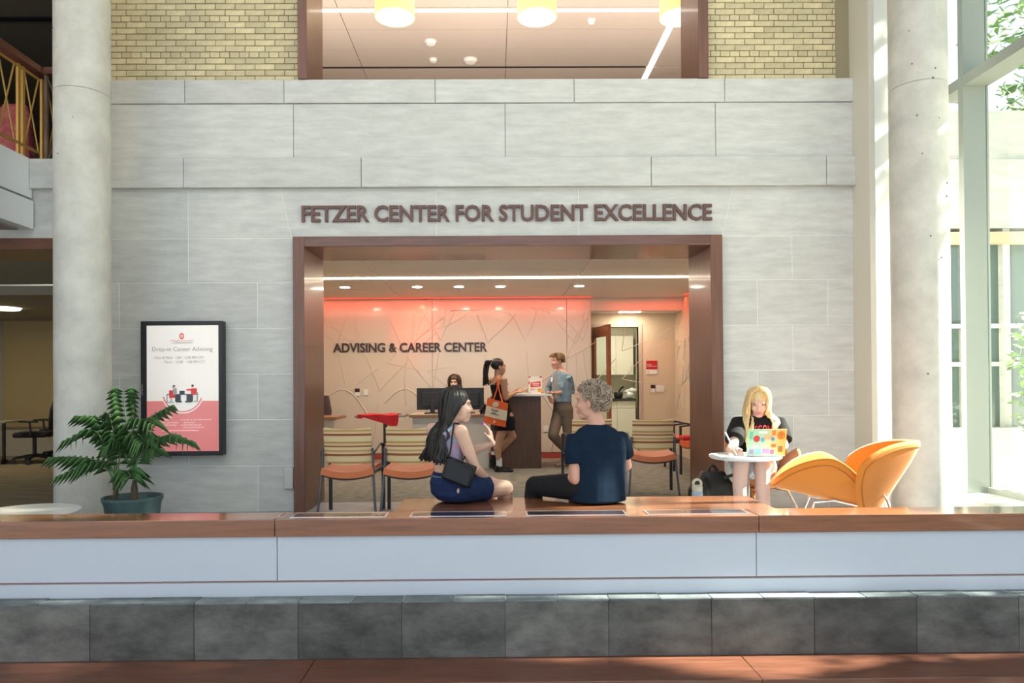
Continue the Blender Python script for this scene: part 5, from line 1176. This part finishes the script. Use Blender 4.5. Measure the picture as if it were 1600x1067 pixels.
pe = at(1134, 676, 5.66); pn = V((rw.x + .015, rw.y - .125, lz + .016)); pe = at(1133, 675, rw.y - .12)
t = thing('pen', 'white pen held in the writing hand', 'pen', pn); MB().cyl(pn, pe, .006).out('barrel', white, t); MB().cyl(pn, pn + V((.004, 0, -.012)), .005, .001).out('tip', blackp, t)
c = V((X(1115, 6.35), 6.4, 0)); t = thing('backpack', 'black backpack on the floor against the right portal jamb', 'backpack', c)
q = MB(); q.loft([(c + zz * .01, V((.17, 0, 0)), V((0, .11, 0))), (c + zz * .15, V((.19, 0, 0)), V((0, .13, 0))), (c + zz * .34, V((.17, 0, 0)), V((0, .11, 0))), (c + zz * .45, V((.10, 0, 0)), V((0, .07, 0)))], 20, 3)
q.loft([(c + V((-.15, -.09, .05)), V((.1, 0, 0)), V((0, .08, 0))), (c + V((-.15, -.09, .3)), V((.1, 0, 0)), V((0, .07, 0))), (c + V((-.14, -.08, .4)), V((.05, 0, 0)), V((0, .04, 0)))], 16, 2.5); flesh('pack', q, mat('black_nylon', (.012, .012, .013), .5, bump=.5, bscale=9), t, .01, 3)
for k in (0, 1): MB().tube(crv([c + V((.06 + .09 * k, -.12, .40)), c + V((.18 + .06 * k, -.15, .42)), c + V((.25 + .04 * k, -.14, .25)), c + V((.25 + .05 * k, -.1, .03))], 5), .017, 8, .4).out('strap', MATS['black_nylon'], t)
MB().tube(crv([c + V((-.05, 0, .44)), c + V((0, 0, .5)), c + V((.05, 0, .44))], 5), .012, 8).out('handle', MATS['black_nylon'], t)
c = V((X(1089, 6.1), 6.12, 0)); t = thing('water_bottle', 'pale blue bottle with cream loop lid beside the backpack', 'bottle', c)
MB().lathe([(.045, 0), (.048, .02), (.048, .29), (.04, .31)], c).out('body', mat('bottle_blue', (.36, .47, .60), .4), t)
MB().lathe([(.045, .31), (.045, .35), (.03, .36)], c).out('lid', mat('bottle_cream', (.62, .56, .44), .5), t)
MB().tube([c + V((.035 * math.cos(a), 0, .375 + .035 * math.sin(a))) for a in [k * PI / 8 for k in range(-2, 11)]], .012, 8).out('loop', MATS['bottle_cream'], t)
# ---------------------------------------------------------------- potted palm
Yp = 5.6; c = V((X(207, Yp), Yp, 0)); zr = Z(775, Yp, 207)
t = thing('potted_palm', 'potted parlour palm in a green planter behind the ledge', 'plant', c)
MB().lathe([(.15, 0), (.17, .02), (.205, zr - .06), (.222, zr - .02), (.222, zr), (.21, zr), (.20, zr - .06), (.14, zr - .07)], c, 40).out('planter', mat('teal_planter', (.055, .10, .105), .4, var=.2, scale=5), t)
MB().lathe([(.2, zr - .075), (.12, zr - .05), (.02, zr - .045)], c, 30).out('soil', mat('soil', (.05, .035, .025), .95, bump=.8), t)
leafg = mat('palm_leaf', (.07, .19, .06), .5, c2=(.17, .33, .11), scale=6); stem = mat('palm_stem', (.16, .24, .06), .5)
for px, r_ in ((181, .022), (210, .03)):
    a = at(px, 779, Yp - .02); b = at(px, 750, Yp); MB().tube([V((a.x, a.y, zr - .07)), a.lerp(b, .5), b], [r_, r_ * .9, r_ * .5]).out('trunk', bark, t)
random.seed(2)
def frond(pts, dys, w=.17, n=11):
    w3 = crv([at(a, b, Yp + d) for (a, b), d in zip(pts, dys)], 6); N = len(w3) - 1
    q = MB(); q.tube(w3, [.007 * (1 - .8 * k / N) for k in range(N + 1)], 6); L = []
    for k in range(n):
        f = .30 + .70 * k / (n - 1); i = min(N - 1, int(f * N)); p0 = w3[i].lerp(w3[i + 1], f * N - i); tg = (w3[i + 1] - w3[i]).normalized()
        sd = tg.cross(zz); sd = sd.normalized() if sd.length > .05 else V((1, 0, 0))
        ln = w * (1.15 - .6 * abs(f - .62) * 1.6) * random.uniform(.85, 1.1)
        for s in (-1, 1):
            d = (sd * s * .95 + tg * .5 + V((0, 0, .05))).normalized(); up = sd.cross(tg) * .0 + zz
            p1 = p0 + d * ln * .5; p2 = p0 + d * ln - zz * ln * .6; nw = d.cross(zz).normalized() * .0065
            v = [q.bm.verts.new(x) for x in (p0, p1 + nw + zz * .003, p2, p1 - nw + zz * .003)]; q.bm.faces.new(v[:3]); q.bm.faces.new((v[0], v[2], v[3]))
    q.out('frond', leafg, t, 3)
for pts, dy in (([(180, 775), (172, 735), (162, 695), (145, 672), (110, 686)], -.05), ([(182, 775), (176, 735), (158, 722), (130, 728), (97, 742)], -.12), ([(181, 775), (172, 740), (152, 720), (120, 714), (90, 714)], .06),
                ([(209, 748), (203, 700), (198, 660), (194, 632), (193, 612)], .02), ([(209, 748), (214, 700), (222, 668), (238, 650), (262, 636)], .05), ([(209, 748), (216, 715), (235, 692), (262, 680), (294, 690)], -.08),
                ([(182, 775), (178, 720), (172, 680), (158, 654), (130, 650)], .1), ([(209, 748), (204, 705), (208, 670), (222, 655), (242, 662)], -.15), ([(209, 748), (214, 722), (226, 704), (242, 702)], -.05), ([(181, 775), (190, 745), (198, 735), (204, 745)], -.1),
                ([(183, 770), (181, 710), (176, 670), (172, 650)], .0), ([(209, 748), (210, 700), (216, 680), (226, 690)], -.1), ([(182, 770), (186, 720), (192, 690), (186, 670)], -.06), ([(209, 748), (196, 710), (182, 690), (166, 696)], -.12)):
    frond(pts, [dy * k / (len(pts) - 1) for k in range(len(pts))])

bpy.data.scenes.remove(TMP)
